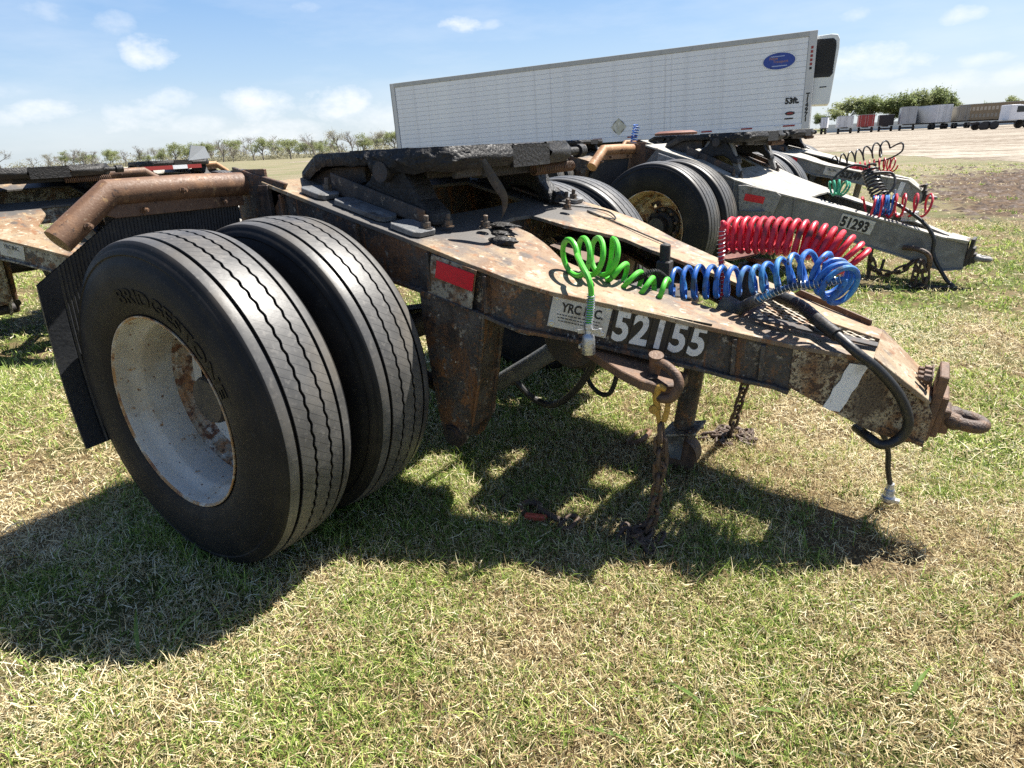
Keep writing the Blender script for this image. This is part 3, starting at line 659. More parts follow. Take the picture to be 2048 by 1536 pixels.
    b = MB(); b.tube(P, [.0195+.006*(1 if math.cos(2*math.pi*i/28) < -.3 else 0) for i in range(28)], 12, closed=True); b.build('drawbar_eye', 'rust_chain' if full else 'grey_frame', root)
    # ---- fifth wheel
    fw_ = empty('fifth_wheel'); fw_.parent = root
    top = link('top_plate', GREASE, None, fw_)
    if st.get('fw_tilt'): fw_.rotation_euler = (0, st['fw_tilt'], 0); fw_.location = (0, 0, st.get('fw_dz', 0))
    for sg in (-1, 1):
        b = MB(); b.prism([(x, sg*.385, z) for x, z in ((-.345, 1.105), (-.10, 1.150), (.02, 1.150), (.02, 1.085), (-.12, 1.06), (-.30, 1.068))], (0, -.02, 0), (0, .02, 0)); b.build('ramp_leg', 'dark_steel', fw_, bevel=.004)
        b = MB()   # saddle bracket: base and arched pedestal
        P = [(-.02, 1.03), (.02, 1.06), (.09, 1.10), (.12, 1.145), (.24, 1.145), (.28, 1.09), (.31, 1.03), (.36, .985), (.37, .945), (.31, .958), (.29, .985), (.24, 1.015), (.17, 1.015), (.12, .995)]
        b.prism([(x, sg*.40, z) for x, z in P], (0, -.055, 0), (0, .055, 0)); b.build('saddle_bracket', 'grease', fw_, bevel=.012, segs=2)
        b = MB(); b.tube([(.18, sg*.30, 1.125), (.18, sg*.49, 1.125)], .034, 18); b.build('pivot_pin', 'dark_steel', fw_)
        b = MB(); b.prism([(-.09, sg*.47, zt(-.09)+.075), (-.09, sg*.47, zt(-.09)+.002), (.34, sg*.47, zt(.34)+.014), (.34, sg*.47, zt(.34)+.060)], (0, 0, 0), (0, -sg*.012, 0))
        b.prism([(-.09, sg*.47, zt(-.09)+.014), (-.09, sg*.36, zt(-.09)+.014), (.34, sg*.36, zt(.34)+.014), (.34, sg*.47, zt(.34)+.014)], (0, 0, 0), (0, 0, .012)); b.build('mounting_angle', 'mount_angle', fw_, bevel=.002)
    if full or st.get('mid'):
        # locking jaws and yoke under the plate
        for k in range(4): b = MB(); b.box((.02+.125*k, 0, 1.118), (.022, .72, .052)); b.build('casting_rib', 'dark_steel', fw_, bevel=.004)
        b = MB(); b.box((.20, -.12, 1.115), (.34, .06, .05)); b.box((.20, .12, 1.115), (.34, .06, .05)); b.box((.38, 0, 1.11), (.06, .42, .05)); b.build('lock_jaw', 'grease', fw_, bevel=.005)
        b = MB(); b.tube([(.43, .20, 1.150), (.43, .42, 1.152), (.43, .47, 1.152)], .017, 12); b.tube([(.43, .47, 1.152), (.43, .52, 1.152)], .028, 14); b.build('release_handle', 'grease', fw_)
        b = MB(); b.tube(wrap([(.43, .10, 1.095), (.43, .42, 1.095)], .020, .014), .0035, 6); b.build('release_spring', 'rust_brown', fw_)
    # ---- axle and running gear
    b = MB(); b.tube([(0, -1.02, .5), (0, 1.02, .5)], .062, 20); b.build('axle', 'dark_steel', root)
    for sg in (-1, 1):
        wheel(root, sg*1.155, True, sg, st.get('rim', 'w'), full and sg < 0); wheel(root, sg*.812, False, sg, 'r')
        b = MB(); b.lathe([(sg*.50, 0), (sg*.50, .20), (sg*.53, .208), (sg*.70, .208), (sg*.70, .0)], 40, Matrix.Translation((0, 0, .5))); b.build('brake_drum', 'dark_steel', root)
        b = MB()
        for k in range(5): L_ = .46-k*.07; b.tube([(-L_, sg*.49, .70-k*.016+.04*1), (-L_*.5, sg*.49, .655-k*.016), (0, sg*.49, .635-k*.016), (L_*.5, sg*.49, .655-k*.016), (L_, sg*.49, .70-k*.016)], .012, 4, flat=3.0)
        b.build('leaf_spring', 'dark_steel', root)
        # front hanger: two cheek plates with a boss at the foot
        P = [(.423, .765), (.425, .66), (.448, .40), (.462, .30), (.49, .235), (.53, .222), (.562, .25), (.60, .32), (.640, .49), (.668, .66), (.672, .712)]
        if kind == 'B': P = [(x, min(z, .585)) for x, z in P]
        b = MB(); b.prism([(x, sg*.622, z) for x, z in P], (0, 0, 0), (0, -sg*.014, 0)); b.prism([(x, sg*.50, z) for x, z in P], (0, 0, 0), (0, sg*.014, 0))
        zq = P[-1][1]; b.add([(.672, sg*.622, zq), (.600, sg*.622, .32), (.600, sg*.490, .32), (.672, sg*.490, zq)], [(0, 1, 2, 3)])
        hg = b.build('spring_hanger', web_m, root, bevel=.003)
        b = MB(); b.tube([(.515, sg*.632, .272), (.515, sg*.47, .272)], .036, 20); b.tube([(.515, sg*.64, .272), (.515, sg*.632, .272)], .026, 16); b.build('hanger_pin', 'dark_steel', root)
        b = MB(); b.prism([(-.47, sg*.60, .86), (-.30, sg*.60, .87), (-.36, sg*.60, .66), (-.44, sg*.60, .66)], (0, 0, 0), (0, -sg*.1, 0)); b.build('spring_hanger', web_m, root, bevel=.003)
        # radius rod
        b = MB(); b.tube([(.515, sg*.45, .30), (.06, sg*.45, .44)], .028, 14); b.build('radius_rod', 'dark_steel', root)
    b = MB(); b.tube([(.42, -.20, .30), (.60, -.22, .42), (.76, -.24, .53)], .034, 18); b.build('brake_chamber_tube', 'mount_plate', root)
    b = MB(); b.tube([(.585, -.455, .62), (.52, -.455, .40), (.47, -.455, .24)], .025, 14); b.build('strut', 'rust_web', root)
    b = MB(); b.lathe([(-.3, 0), (-.3, .10), (-.28, .115), (.28, .115), (.3, .10), (.3, 0)], 32, Matrix.Translation((.80, 0, .56))); b.build('air_tank', 'dark_steel', root)
    # ---- mud flap pipes and flaps
    for sg in (-1, 1):
        z1 = 1.098; b = MB(); pr_ = .0415
        P = [(x0-.13, sg*.55, z1), (x0-.135, sg*.81, z1+.008), (x0-.135, sg*1.081, z1+.010), (x0-.135, sg*1.262, z1-.118)]
        b.tube(P, pr_, 24, cap=True)
        pipe = b.build('flap_pipe', st['pipe'], root, sharp=24)
        b = MB(); b.box((x0-.07, sg*.585, 1.05), (.135, .014, .20)); b.prism([(x0-.18, sg*.60, 1.16), (x0+.12, sg*.60, 1.098), (x0-.02, sg*.60, .95), (x0-.18, sg*.60, .90)], (0, 0, 0), (0, -sg*.014, 0)); b.build('pipe_bracket', web_m if full else 'rust_brown', root, bevel=.002)
        b = MB(); b.prism([(x0-.126, sg*y_, z_) for y_, z_ in ((.61, z1-.02), (1.06, z1-.015), (1.13, z1-.05), (1.08, z1-.070), (.61, z1-.075))], (0, 0, 0), (-.012, 0, 0)); b.build('flap_hanger_bar', st['pipe'], root, bevel=.002)
        for yy in (.70, .86, .99): bolt(root, (x0-.0945 if yy == .86 else x0-.126, sg*yy, z1-.052 if yy != .86 else z1+.0), (1, 0, 0), .0060, .024, 'rust_brown')
        bolt(root, (x0-.094, sg*1.185, z1-.080), (1, 0, .0), .0062, .024, 'rust_brown')
        if st.get('flap', True):
            b = MB(); nx = 61; ya, yb_ = .62, 1.345; zlo = .305
            def flap_top(y): return z1-.060 if y < 1.06 else z1-.060-(y-1.06)*.62
            vs = []; fs = []
            for i in range(nx*2):
                y = ya+(yb_-ya)*i/(nx*2-1); rib = (.0035 if (i % 2) else -.0005) if y < 1.285 else .001
                for k in range(13):
                    f = k/12; z = flap_top(y)*(1-f)+zlo*f; bend = -.045*math.sin(f*2.4)+.012*math.sin(y*5)*f
                    vs.append((x0-.150+bend+rib, sg*y, z))
            for i in range(nx*2-1):
                for k in range(12): fs.append((i*13+k, (i+1)*13+k, (i+1)*13+k+1, i*13+k+1))
            nf = len(vs); vs2 = [(x-.009-(.0035 if 0 else 0), y, z) for x, y, z in vs]
            b.add(vs+vs2, fs+[tuple(q+nf for q in f)[::-1] for f in fs]+[(k, k+1, nf+k+1, nf+k) for k in range(12)]+[((nx*2-1)*13+k+1, (nx*2-1)*13+k, nf+(nx*2-1)*13+k, nf+(nx*2-1)*13+k+1) for k in range(12)])
            b.build('mud_flap', 'rubber_flap', root)
    # ---- jack leg with caster
    tipz = zb(1.12)
    b = MB(); b.tube([(1.165, .0, tipz-.0), (1.115, .0, .175)], .037, 22); b.build('jack_leg', 'rust_web' if full else web_m, root)
    if full:
        b = MB(); b.box((1.115, 0, .165), (.135, .135, .009), Matrix.Rotation(R(-14), 4, 'Y')); b.build('caster_plate', 'rust_panel', root, bevel=.001)
        for a in (-.05, .05): bolt(root, (1.16, a, .160), (.2, 0, 1), .009, .018)
        for yy in (-.045, .045): b = MB(); b.prism([(1.06, yy, .155), (1.135, yy, .155), (1.125, yy, .055), (1.085, yy, .055)], (0, -.004, 0), (0, .004, 0)); b.build('caster_fork', 'mount_plate', root, bevel=.002)
        b = MB(); b.lathe([(-.034, 0), (-.034, .030), (-.03, .058), (-.034, .066), (.034, .066), (.03, .058), (.034, .030), (.034, 0)], 28, Matrix.Translation((1.115, 0, .068))); b.build('caster_wheel', 'rust_brown', root)
    return root, fw_, zt, zb, plan

TW = Vector((.911, .4126, 0)); NW = Vector((.4126, -.911, 0)); UZ = Vector((0, 0, 1))
def webp(x, z, off=0.0): return Vector((x, -plan_a(x), z))+NW*off
def web_frame(x, z, ang, off):
    ex = TW*math.cos(ang)+UZ*math.sin(ang); return frame(webp(x, z, off), ex, UZ*math.cos(ang)-TW*math.sin(ang))
def plate_on(parent, name, M_, w, h, th, m_, bevel=.0):
    b = MB(); b.box((0, 0, 0), (w, h, th)); b.v = [tuple(M_ @ (Vector(v)+Vector((w/2, -h/2, th/2)))) for v in b.v]; return b.build(name, m_, parent, bevel=bevel)

# ================================================================== main dolly 52155
D, FWD, zt, zb, plan = make_dolly((0, 1.155, 0), 0, dict(kind='A', web='rust_web', deck='rust_deck', box='rust_box', pipe='rust_pipe', rim='w', full=True))
tag(D, 'rusty tow dolly numbered 52155 with bright green, blue and red coiled hoses', 'tow dolly', 'tow dollies')
# stiffeners on the webs
for sg in (-1, 1):
    for x, wd in ((-.20, .02), (.16, .012), (.466, .020), (.677, .020), (1.352, .012), (1.425, .012)):
        b = MB(); b.box((x, sg*(plan(x)+.011), (zt(x)+zb(x))/2-.004), (.012, .022, zt(x)-zb(x)-.030)); b.build('stiffener', 'rust_web', D, bevel=.0015)
b = MB(); b.box((-.285, -.612, 1.0), (.05, .020, .19)); b.build('corner_post', 'dark_steel', D, bevel=.002)
# red reflector on a pale panel
Mr = frame((.484, -.613, .885), (1, 0, -.235), (0, 0, 1))
plate_on(D, 'reflector_panel', Mr, .176, .138, .004, 'rust_panel', .001)
plate_on(D, 'reflector', Mr @ Matrix.Translation((.026, -.012, .0045)), .146, .056, .003, 'reflector_red', .0008)
# owner plate
Mp = web_frame(.868, .777, -.225, .003)
pl = plate_on(D, 'owner_plate', Mp, .180, .104, .003, 'plate_white', .001)
flat_text('lettering', 'YRC INC.', Mp @ Matrix.Translation((.033, -.050, .0034)), .038, 'ink_black', D, .80, .0012)
rq = random.Random(4); b = MB()
for k in range(3):
    x = .022+.004*k
    while x < .150:
        w_ = rq.uniform(.004, .011); p = Mp @ Vector((x+w_/2, -.061-.0095*k, .0034)); b.box(p, (w_, .0008, .0030), Mp.to_3x3().to_4x4() @ Matrix.Rotation(R(-90), 4, 'X')); x += w_+.003
b.build('fine_print', 'ink_worn', D)
for x, y in ((.012, -.010), (.168, -.012), (.012, -.092), (.168, -.092)):
    c = Mp @ Vector((x, y, .003)); b = MB(); b.lathe([(0, .0085), (.002, .0085), (.003, .005), (.002, .003), (.002, 0)], 16, frame(c, NW.orthogonal(), NW) if 0 else (Matrix.Translation(c) @ NW.to_track_quat('Y', 'Z').to_matrix().to_4x4())); b.build('rivet', 'zinc', D)
# the number: black tiles with white digits
Md = web_frame(1.036, .736, -.205, .003)
for k, ch in enumerate('52155'):
    M_ = Md @ Matrix.Translation((.0565*k, 0, 0))
    tl = plate_on(D, 'number_tile', M_, .0555, .112, .002, 'plate_black', .0006)
    flat_text('digit', ch, M_ @ Matrix.Translation((.0285, -.1015, .0026)), .126, 'digit_white', D, .80, .0042, 'CENTER')
# white tape on the nose box
Mt = frame(webp(1.640, .562, .0075), TW*.97-UZ*.235, UZ)
b = MB(); tp = [(0, 0), (.052, .004), (.050, -.030), (.0535, -.062), (.049, -.085), (.051, -.118), (.047, -.150), (.018, -.152), (-.004, -.146), (-.001, -.110), (-.005, -.085), (.002, -.055), (-.002, -.028)]
b.prism([Mt @ Vector((x-.010*(-y)/.15*1.9, y, 0)) for x, y in tp], (0, 0, 0), NW*.0012); b.build('white_tape', 'tape_white', D)
# mounting plates and their bolts
def top_plate(name, x, y, lx, ly, th, rz=0):
    sl = math.atan2(zt(x+.05)-zt(x-.05), .10); M_ = Matrix.Translation((x, y, zt(x)+th/2+.003)) @ Matrix.Rotation(-sl, 4, 'Y') @ Matrix.Rotation(rz, 4, 'Z')
    b = MB(); c = .018; P = [(-lx/2+c, -ly/2), (lx/2-c, -ly/2), (lx/2, -ly/2+c), (lx/2, ly/2-c), (lx/2-c, ly/2), (-lx/2+c, ly/2), (-lx/2, ly/2-c), (-lx/2, -ly/2+c)]
    b.prism([M_ @ Vector((p[0], p[1], -th/2)) for p in P], (0, 0, 0), M_.to_3x3() @ Vector((0, 0, th))); b.build(name, 'mount_plate', D, bevel=.002)
    return M_
for sg in (-1, 1):
    for x, y, lx, ly in ((-.085, .530, .12, .10), (.125, .525, .24, .09), (.345, .535, .13, .11)):
        top_plate('mount_plate', x, sg*y, lx, ly, .018)
    for x, y in ((-.08, .50), (.385, .515), (.40, .42), (.47, .30)): bolt(D, (x, sg*y, zt(x)+.018), (.1, 0, 1), .0115, .042, 'bolt_dark')
# lumps of grease on the deck
def lump(parent, c, sx, sy, sz, seed, m_='grease', name='grease_lump'):
    bm = bmesh.new(); bmesh.ops.create_icosphere(bm, subdivisions=4, radius=1)
    for v in bm.verts:
        n = mnoise.fractal(v.co*2.2+Vector((seed, 0, 0)), 1, 2, 4)*.30; v.co *= 1+n; v.co = Vector((c[0]+v.co.x*sx, c[1]+v.co.y*sy, c[2]+max(v.co.z, -.3)*sz))
    me = bpy.data.meshes.new(name); bm.to_mesh(me); bm.free(); me.polygons.foreach_set('use_smooth', [True]*len(me.polygons)); return link(name, me, m_, parent)
lump(D, (.56, -.335, zt(.56)+.004), .055, .040, .018, 3); lump(D, (.44, -.20, zt(.44)+.004), .10, .045, .012, 8); lump(D, (.36, .40, zt(.36)+.02), .05, .05, .035, 12)
lump(D, (.50, -.26, zt(.50)+.002), .035, .03, .010, 5)
# torn greasy strap hanging from the plate
S = spline([(.52, -.36, 1.15), (.545, -.345, 1.09), (.575, -.33, 1.03), (.555, -.31, .975), (.50, -.27, .935), (.44, -.23, .915)], 8)
b = MB(); b.tube(S, [.010+.010*math.sin(i*.16) for i in range(len(S))], 8, flat=.25); b.build('torn_strap', 'strap_grease', FWD)
# rear deck bits: pale light bar lying across the back
b = MB(); b.tube([(-.275, -.28, 1.128), (-.275, .42, 1.128)], .020, 12); b.build('rear_bar', 'trailer_pale', D)
b = MB(); b.box((-.285, .05, 1.116), (.05, .86, .012)); b.build('rear_bar_mount', 'dark_steel', D)
# wire loop on the far rail
b = MB(); b.tube(spline([(.40, .42, zt(.40)+.005), (.47, .50, zt(.47)+.006), (.56, .52, zt(.56)+.012), (.62, .46, zt(.62)+.006), (.56, .42, zt(.56)+.005), (.50, .44, zt(.5)+.005), (.70, .40, zt(.7)+.006), (.9, .38, zt(.9)+.006)], 8), .0035, 6); b.build('wire_loop', 'rubber_hose', D)
# expanded-metal grille over the nose
b = MB(); gx0, gx1 = 1.34, 1.69; u = .046; h = .030
for i in range(-2, 14):
    for j in range(-9, 10):
        for sx in (-1, 1):
            xa = gx0+i*u*1.0; ya = j*h
            A = Vector((xa, ya, 0)); B = Vector((xa+u/2, ya+sx*h/2, 0)); C_ = Vector((xa+u, ya, 0))
            for p, q in ((A, B), (B, C_)):
                mid = (p+q)/2
                if gx0 < mid.x < gx1 and abs(mid.y) < min(interp(INNER_A, mid.x), 1)+.03:
                    p3 = Vector((p.x, p.y, zt(min(p.x, 1.7))-.010)); q3 = Vector((q.x, q.y, zt(min(q.x, 1.7))-.010)); d_ = (q3-p3).normalized(); s_ = d_.cross(UZ)*.0026
                    b.add([p3-s_, p3+s_, q3+s_, q3-s_, p3-s_+UZ*.003, p3+s_+UZ*.003, q3+s_+UZ*.003, q3-s_+UZ*.003], [(0, 1, 2, 3), (7, 6, 5, 4), (0, 4, 5, 1), (1, 5, 6, 2), (2, 6, 7, 3), (3, 7, 4, 0)])
g = b.build('grille', 'grille_metal', D); g['kind'] = 'stuff'
MB().box((1.66, 0, .545), (.02, .20, .02)).build('grille_frame', 'rust_brown', D); MB().box((1.33, 0, zt(1.33)-.025), (.05, .30, .012)).build('grille_frame', 'rust_brown', D)
b = MB(); b.prism([(1.40, .285, zt(1.40)), (1.66, .165, zt(1.66)), (1.66, .165, zt(1.66)+.018), (1.42, .278, zt(1.42)+.022)], (0, 0, 0), (.004, .006, 0)); b.build('rail_lip', 'rust_brown', D)
b = MB(); b.prism([(1.36, -.21, zt(1.36)+.016), (1.36, -.16, zt(1.36)+.016), (1.70, -.045, zt(1.70)+.010), (1.70, -.085, zt(1.70)+.010)], (0, 0, 0), (0, 0, .006)); b.build('grille_strip', 'dark_steel', D)
# hose rest: dark stem with two dished plates, and valves
b = MB(); b.tube([(1.275, .09, .60), (1.275, .09, .78)], .030, 16); b.build('hose_rest_stem', 'dark_steel', D)
b = MB(); b.lathe([(.0, 0), (.004, .04), (.012, .075), (.016, .075), (.006, .03), (.004, 0)], 28, Matrix.Translation((1.255, .08, .795)) @ Matrix.Rotation(R(90), 4, 'X') @ Matrix.Rotation(R(12), 4, 'Z')); b.lathe([(.0, 0), (.004, .04), (.012, .065), (.016, .065), (.006, .03), (.004, 0)], 28, Matrix.Translation((1.33, .10, .775)) @ Matrix.Rotation(R(75), 4, 'X')); b.build('hose_rest', 'rust_disc', D, sharp=50)
b = MB(); b.box((.98, .10, .70), (.05, .05, .14)); b.tube([(.98, .10, .74), (.98, .10, .83)], .020, 12); b.box((1.0, .0, .66), (.26, .10, .04)); b.build('valve_block', 'dark_steel', D, bevel=.004)
b = MB(); b.box((1.26, -.06, .65), (.07, .05, .08), Matrix.Rotation(R(25), 4, 'Y')); b.tube([(1.30, -.08, .665), (1.375, -.165, .722)], .019, 12); b.tube([(1.245, -.055, .60), (1.243, -.055, .655)], .016, 12); b.build('hose_manifold', 'mount_plate', D, bevel=.003)
b = MB(); b.box((.62, .10, .78), (.20, .10, .006), Matrix.Rotation(R(18), 4, 'Y')); b.build('loose_plate', 'rust_brown', D)
b = MB(); b.tube([(.50, -.30, .70), (.52, .35, .70)], .012, 8); b.tube([(.60, -.40, .66), (1.02, -.10, .62), (1.20, .1, .60)], .008, 8); b.build('brake_line', 'rubber_hose', D)
# ---- green coil: loops standing on the near rail, tail across, plug hanging outside
gl = helix([(.838, -.385, .850), (.860, -.345, .850), (.895, -.295, .846), (.925, -.250, .838)], .058, 3.2, 28, phase=R(20), sq=1.0, jit=.03, seed=2)
coupling_hose(D, 'green_hose', gl, .0088, 'hose_green', 10)
gt = helix([(.915, -.27, .812), (.955, -.255, .790), (1.0, -.245, .765), (1.05, -.235, .742), (1.11, -.215, .735)], .036, 4.2, 24, phase=R(100), sq=1.25, jit=.08, seed=5)
coupling_hose(D, 'green_hose', [gl[-1]]+gt[2:], .0085, 'hose_green', 10)
gd = spline([gl[2], gl[0], (.905, -.44, .868), (.955, -.505, .852), (.985, -.530, .828), (.9965, -.537, .795), (.994, -.537, .745), (.989, -.537, .70)], 9)
coupling_hose(D, 'green_hose', gd, .0088, 'hose_green', 10)
spring_on(D, [(.9965, -.5365, .785), (.994, -.537, .745), (.9885, -.537, .700)], .0118, .0072, .0016)
b = MB(); Mz = frame((.988, -.537, .70), (1, 0, 0), (-.08, 0, -1))
b.lathe([(0, 0), (0, .013), (.018, .0145), (.019, .0105), (.032, .0105), (.040, .0175), (.052, .0195), (.094, .0195), (.096, .017), (.096, 0)], 24, Mz); b.box(Mz @ Vector((0, .026, 0)), (.070, .007, .012), Matrix.Rotation(R(-8), 4, 'Y')); b.box(Mz @ Vector((.037, .024, 0)), (.008, .010, .022)); b.box(Mz @ Vector((-.02, .07, 0)), (.006, .04, .012)); b.build('plug', 'zinc', D, bevel=.0008)
# ---- blue coil
bl = helix([(1.085, -.135, .738), (1.181, -.125, .751), (1.26, -.12, .758), (1.335, -.12, .766), (1.399, -.125, .783), (1.46, -.125, .803), (1.513, -.13, .815), (1.554, -.135, .806)], .0455, 13.4, 24, phase=R(200), sq=1.0, jit=.16, seed=3, radf=lambda f: 1+.12*math.sin(f*9))
be = helix([(1.554, -.140, .80), (1.575, -.160, .79), (1.600, -.180, .780)], .052, 2.7, 24, phase=R(200)+2*math.pi*.6, sq=1.0, jit=.05, seed=9)
coupling_hose(D, 'blue_hose', bl, .0080, 'hose_blue', 10); coupling_hose(D, 'blue_hose', [bl[-1]]+be, .0080, 'hose_blue', 10)
bt = spline([be[-1], (1.60, -.19, .80), (1.54, -.19, .787), (1.47, -.185, .772), (1.41, -.177, .744), (1.375, -.168, .722)], 8)
coupling_hose(D, 'blue_hose', bt, .0088, 'hose_blue', 10); spring_on(D, bt[10:], .0125, .011, .0014)
bk = spline([bl[0], (1.06, -.20, .79), (1.0, -.23, .765), (.95, -.24, .745)], 8)
coupling_hose(D, 'black_lead', bk, .006, 'rubber_hose', 8); spring_on(D, bk, .0085, .0065, .0016, 'dark_steel')
# ---- red coil
rl = helix([(1.205, .045, .876), (1.284, .045, .880), (1.361, .045, .880), (1.437, .045, .874), (1.495, .05, .862), (1.554, .055, .838), (1.60, .06, .80)], .0525, 17.2, 22, phase=R(160), sq=1.0, jit=.06, seed=7)
coupling_hose(D, 'red_hose', rl, .0088, 'hose_red', 10)
rd = spline([rl[0], (1.215, -.03, .925), (1.222, -.052, .925), (1.219, -.055, .89), (1.226, -.055, .795), (1.236, -.055, .70), (1.243, -.055, .645)], 9)
coupling_hose(D, 'red_hose', rd, .0085, 'hose_red', 10); spring_on(D, rd[22:], .0118, .013, .0013)
b = MB(); b.tube([rl[-1], rl[-1]+Vector((.004, -.01, -.03))], .011, 12); b.build('hose_ferrule', 'zinc', D)
b = MB(); b.tube([(1.243, -.055, .655), (1.245, -.055, .618)], .014, 12); b.build('hose_ferrule', 'zinc', D)
# ---- thick black hose over the nose and its hanging coupling
hp = [(1.385, .105, .672), (1.467, .0, .672), (1.542, -.108, .655), (1.60, -.170, .636), (1.66, -.200, .600), (1.719, -.186, .552), (1.779, -.156, .475), (1.811, -.140, .397), (1.800, -.138, .342), (1.758, -.150, .314), (1.716, -.13, .325), (1.68, -.06, .315)]
coupling_hose(D, 'black_hose', spline(hp, 9), .0142, 'rubber_hose', 14)
b = MB(); P = spline(hp[:4], 9); b.tube(P, [.0188+.0012*(i % 2) for i in range(len(P))], 14); b.tube([P[0], P[0]+Vector((-.05, .05, .0))], .017, 12); b.build('hose_sleeve', 'rubber_hose', D)
hc = spline([(1.69, -.02, .33), (1.75, .0, .285), (1.775, .02, .22), (1.785, .03, .15), (1.80, .04, .09)], 8)
coupling_hose(D, 'hanging_hose', hc, .0085, 'rubber_hose', 10)
b = MB(); Mz = frame((1.80, .04, .098), (1, 0, 0), (.10, .05, -1)); b.lathe([(0, 0), (0, .011), (.02, .012), (.022, .015), (.045, .016), (.05, .021), (.062, .023), (.066, .019), (.066, 0)], 20, Mz); b.box(Mz @ Vector((.006, .062, 0)), (.055, .018, .012)); b.build('glad_hand', 'zinc', D, bevel=.001)
b = MB(); b.lathe([(.058, .018), (.068, .019), (.069, .0)], 20, Mz); b.build('seal', 'rust_brown', D)
# ---- safety chain near side
b = MB()
P = [(.955, .628), (.985, .60), (1.045, .565), (1.105, .542), (1.165, .530), (1.215, .535), (1.228, .552), (1.205, .572), (1.15, .582), (1.07, .590), (1.00, .628)]
b.hexa([(.96, -.60, .607), (1.10, -.525, .562), (1.24, -.45, .535), (1.06, -.40, .58)], [(.96, -.60, .622), (1.10, -.525, .578), (1.24, -.45, .552), (1.06, -.40, .596)])
br = []
for x, y in ((.93, -.478), (.955, -.492), (1.03, -.516), (1.085, -.532), (1.15, -.536), (1.20, -.515), (1.232, -.475), (1.238, -.43), (1.235, -.36), (.95, -.42)): br.append((x, y, .615-.30*(x-.93)))
b = MB(); b.prism(br, (0, 0, -.030), (0, 0, .0)); b.build('chain_bracket', 'rust_brown', D, bevel=.003)
b = MB(); b.lathe([(0, .020), (.004, .021), (.004, .0)], 16, Matrix.Translation((1.165, -.49, .5445)) @ Matrix.Rotation(R(90), 4, 'X')); b.build('bracket_hole', 'dark_steel', D)
sh = spline([(1.172, -.465, .585), (1.205, -.475, .580), (1.240, -.49, .562), (1.252, -.50, .535), (1.235, -.505, .500), (1.205, -.505, .492), (1.185, -.495, .507)], 8)
b = MB(); b.tube(sh, .0145, 12); b.tube([(1.160, -.452, .540), (1.168, -.462, .598)], .018, 12); b.tube([(1.168, -.462, .598), (1.1695, -.464, .606)], .022, 14); b.build('shackle', 'rust_brown', D)
b = MB(); hk = spline([(1.215, -.505, .520), (1.200, -.512, .528), (1.190, -.507, .500), (1.192, -.503, .465), (1.198, -.503, .425), (1.200, -.503, .395)], 7); b.tube(hk, [.0075+.004*math.sin(i*.12) for i in range(len(hk))], 10)
b.tube(spline([(1.222, -.497, .500), (1.222, -.500, .46), (1.214, -.502, .42)], 7), .0085, 8); b.tube([(1.185, -.516, .455), (1.188, -.49, .455)], .014, 12); b.build('grab_hook', 'hook_yellow', D)
ch = empty('safety_chain'); ch.parent = D
lay_chain(ch, [(1.203, -.503, .40), (1.206, -.503, .30), (1.203, -.503, .20), (1.195, -.503, .10), (1.178, -.505, .03)], 0, 4)
lay_chain(ch, [(1.206, -.500, .405), (1.212, -.500, .34), (1.215, -.502, .28), (1.204, -.504, .225)], 0, 9)
pile(ch, (1.165, -.515), 13, .06, 3)
# far chain
ch = empty('safety_chain'); ch.parent = D
lay_chain(ch, [(1.30, .30, .54), (1.28, .31, .40), (1.25, .32, .24), (1.225, .325, .10), (1.215, .325, .03)], 0, 5); pile(ch, (1.22, .325), 26, .08, 5)
lay_chain(ch, [(1.19, .30, .03), (1.10, .25, .018), (1.0, .20, .016), (.945, .18, .016)], 0, 6)
b = MB(); b.tube([(x*1.35+.885, y*1.7+.135+x*.55, .018+.01*math.sin(x*30)) for x, _, y in link_pts(.018, .022)], .011, 10, closed=True); b.build('end_link', 'rust_pipe', ch)
# hoses sagging under the frame
b = MB(); b.tube(spline([(.50, -.22, .34), (.58, -.20, .262), (.68, -.22, .262), (.78, -.24, .34), (.86, -.25, .46), (.88, -.25, .58)], 9), .013, 10); b.tube(spline([(.72, -.10, .56), (.80, -.16, .36), (.90, -.18, .34), (.95, -.18, .58)], 9), .009, 8); b.build('air_line', 'rubber_hose', D)
b = MB(); b.lathe([(0, 0), (.0, .011), (.004, .009), (.006, 0)], 12, Matrix.Translation((.4185, -1.058, .648)) @ Matrix.Rotation(R(-75), 4, 'Z') @ Matrix.Rotation(0, 4, 'X')); b.build('stone_in_tread', 'white_stone', D)

# ================================================================== grey dolly 51293
def rootpos(x, y, a): return (x-math.sin(a)*1.155, y+math.cos(a)*1.155, 0)
a2 = -.12
D2, F2, zt2, zb2, plan2 = make_dolly(rootpos(-.12, 4.07, a2), a2, dict(kind='B', web='grey_frame', deck='grey_deck', box='grey_box', pipe='pipe_orange', rim='r', mid=True))
tag(D2, 'grey tow dolly numbered 51293 parked just behind the rusty one', 'tow dolly', 'tow dollies')
TB = Vector((1.45, .47, 0)).normalized(); NB = TB.cross(UZ)
def webB(x, z, off): return Vector((x, -plan2(x), z))+NB*off
def frameB(x, z, ang, off): ex = TB*math.cos(ang)+UZ*math.sin(ang); return frame(webB(x, z, off), ex, UZ*math.cos(ang)-TB*math.sin(ang))
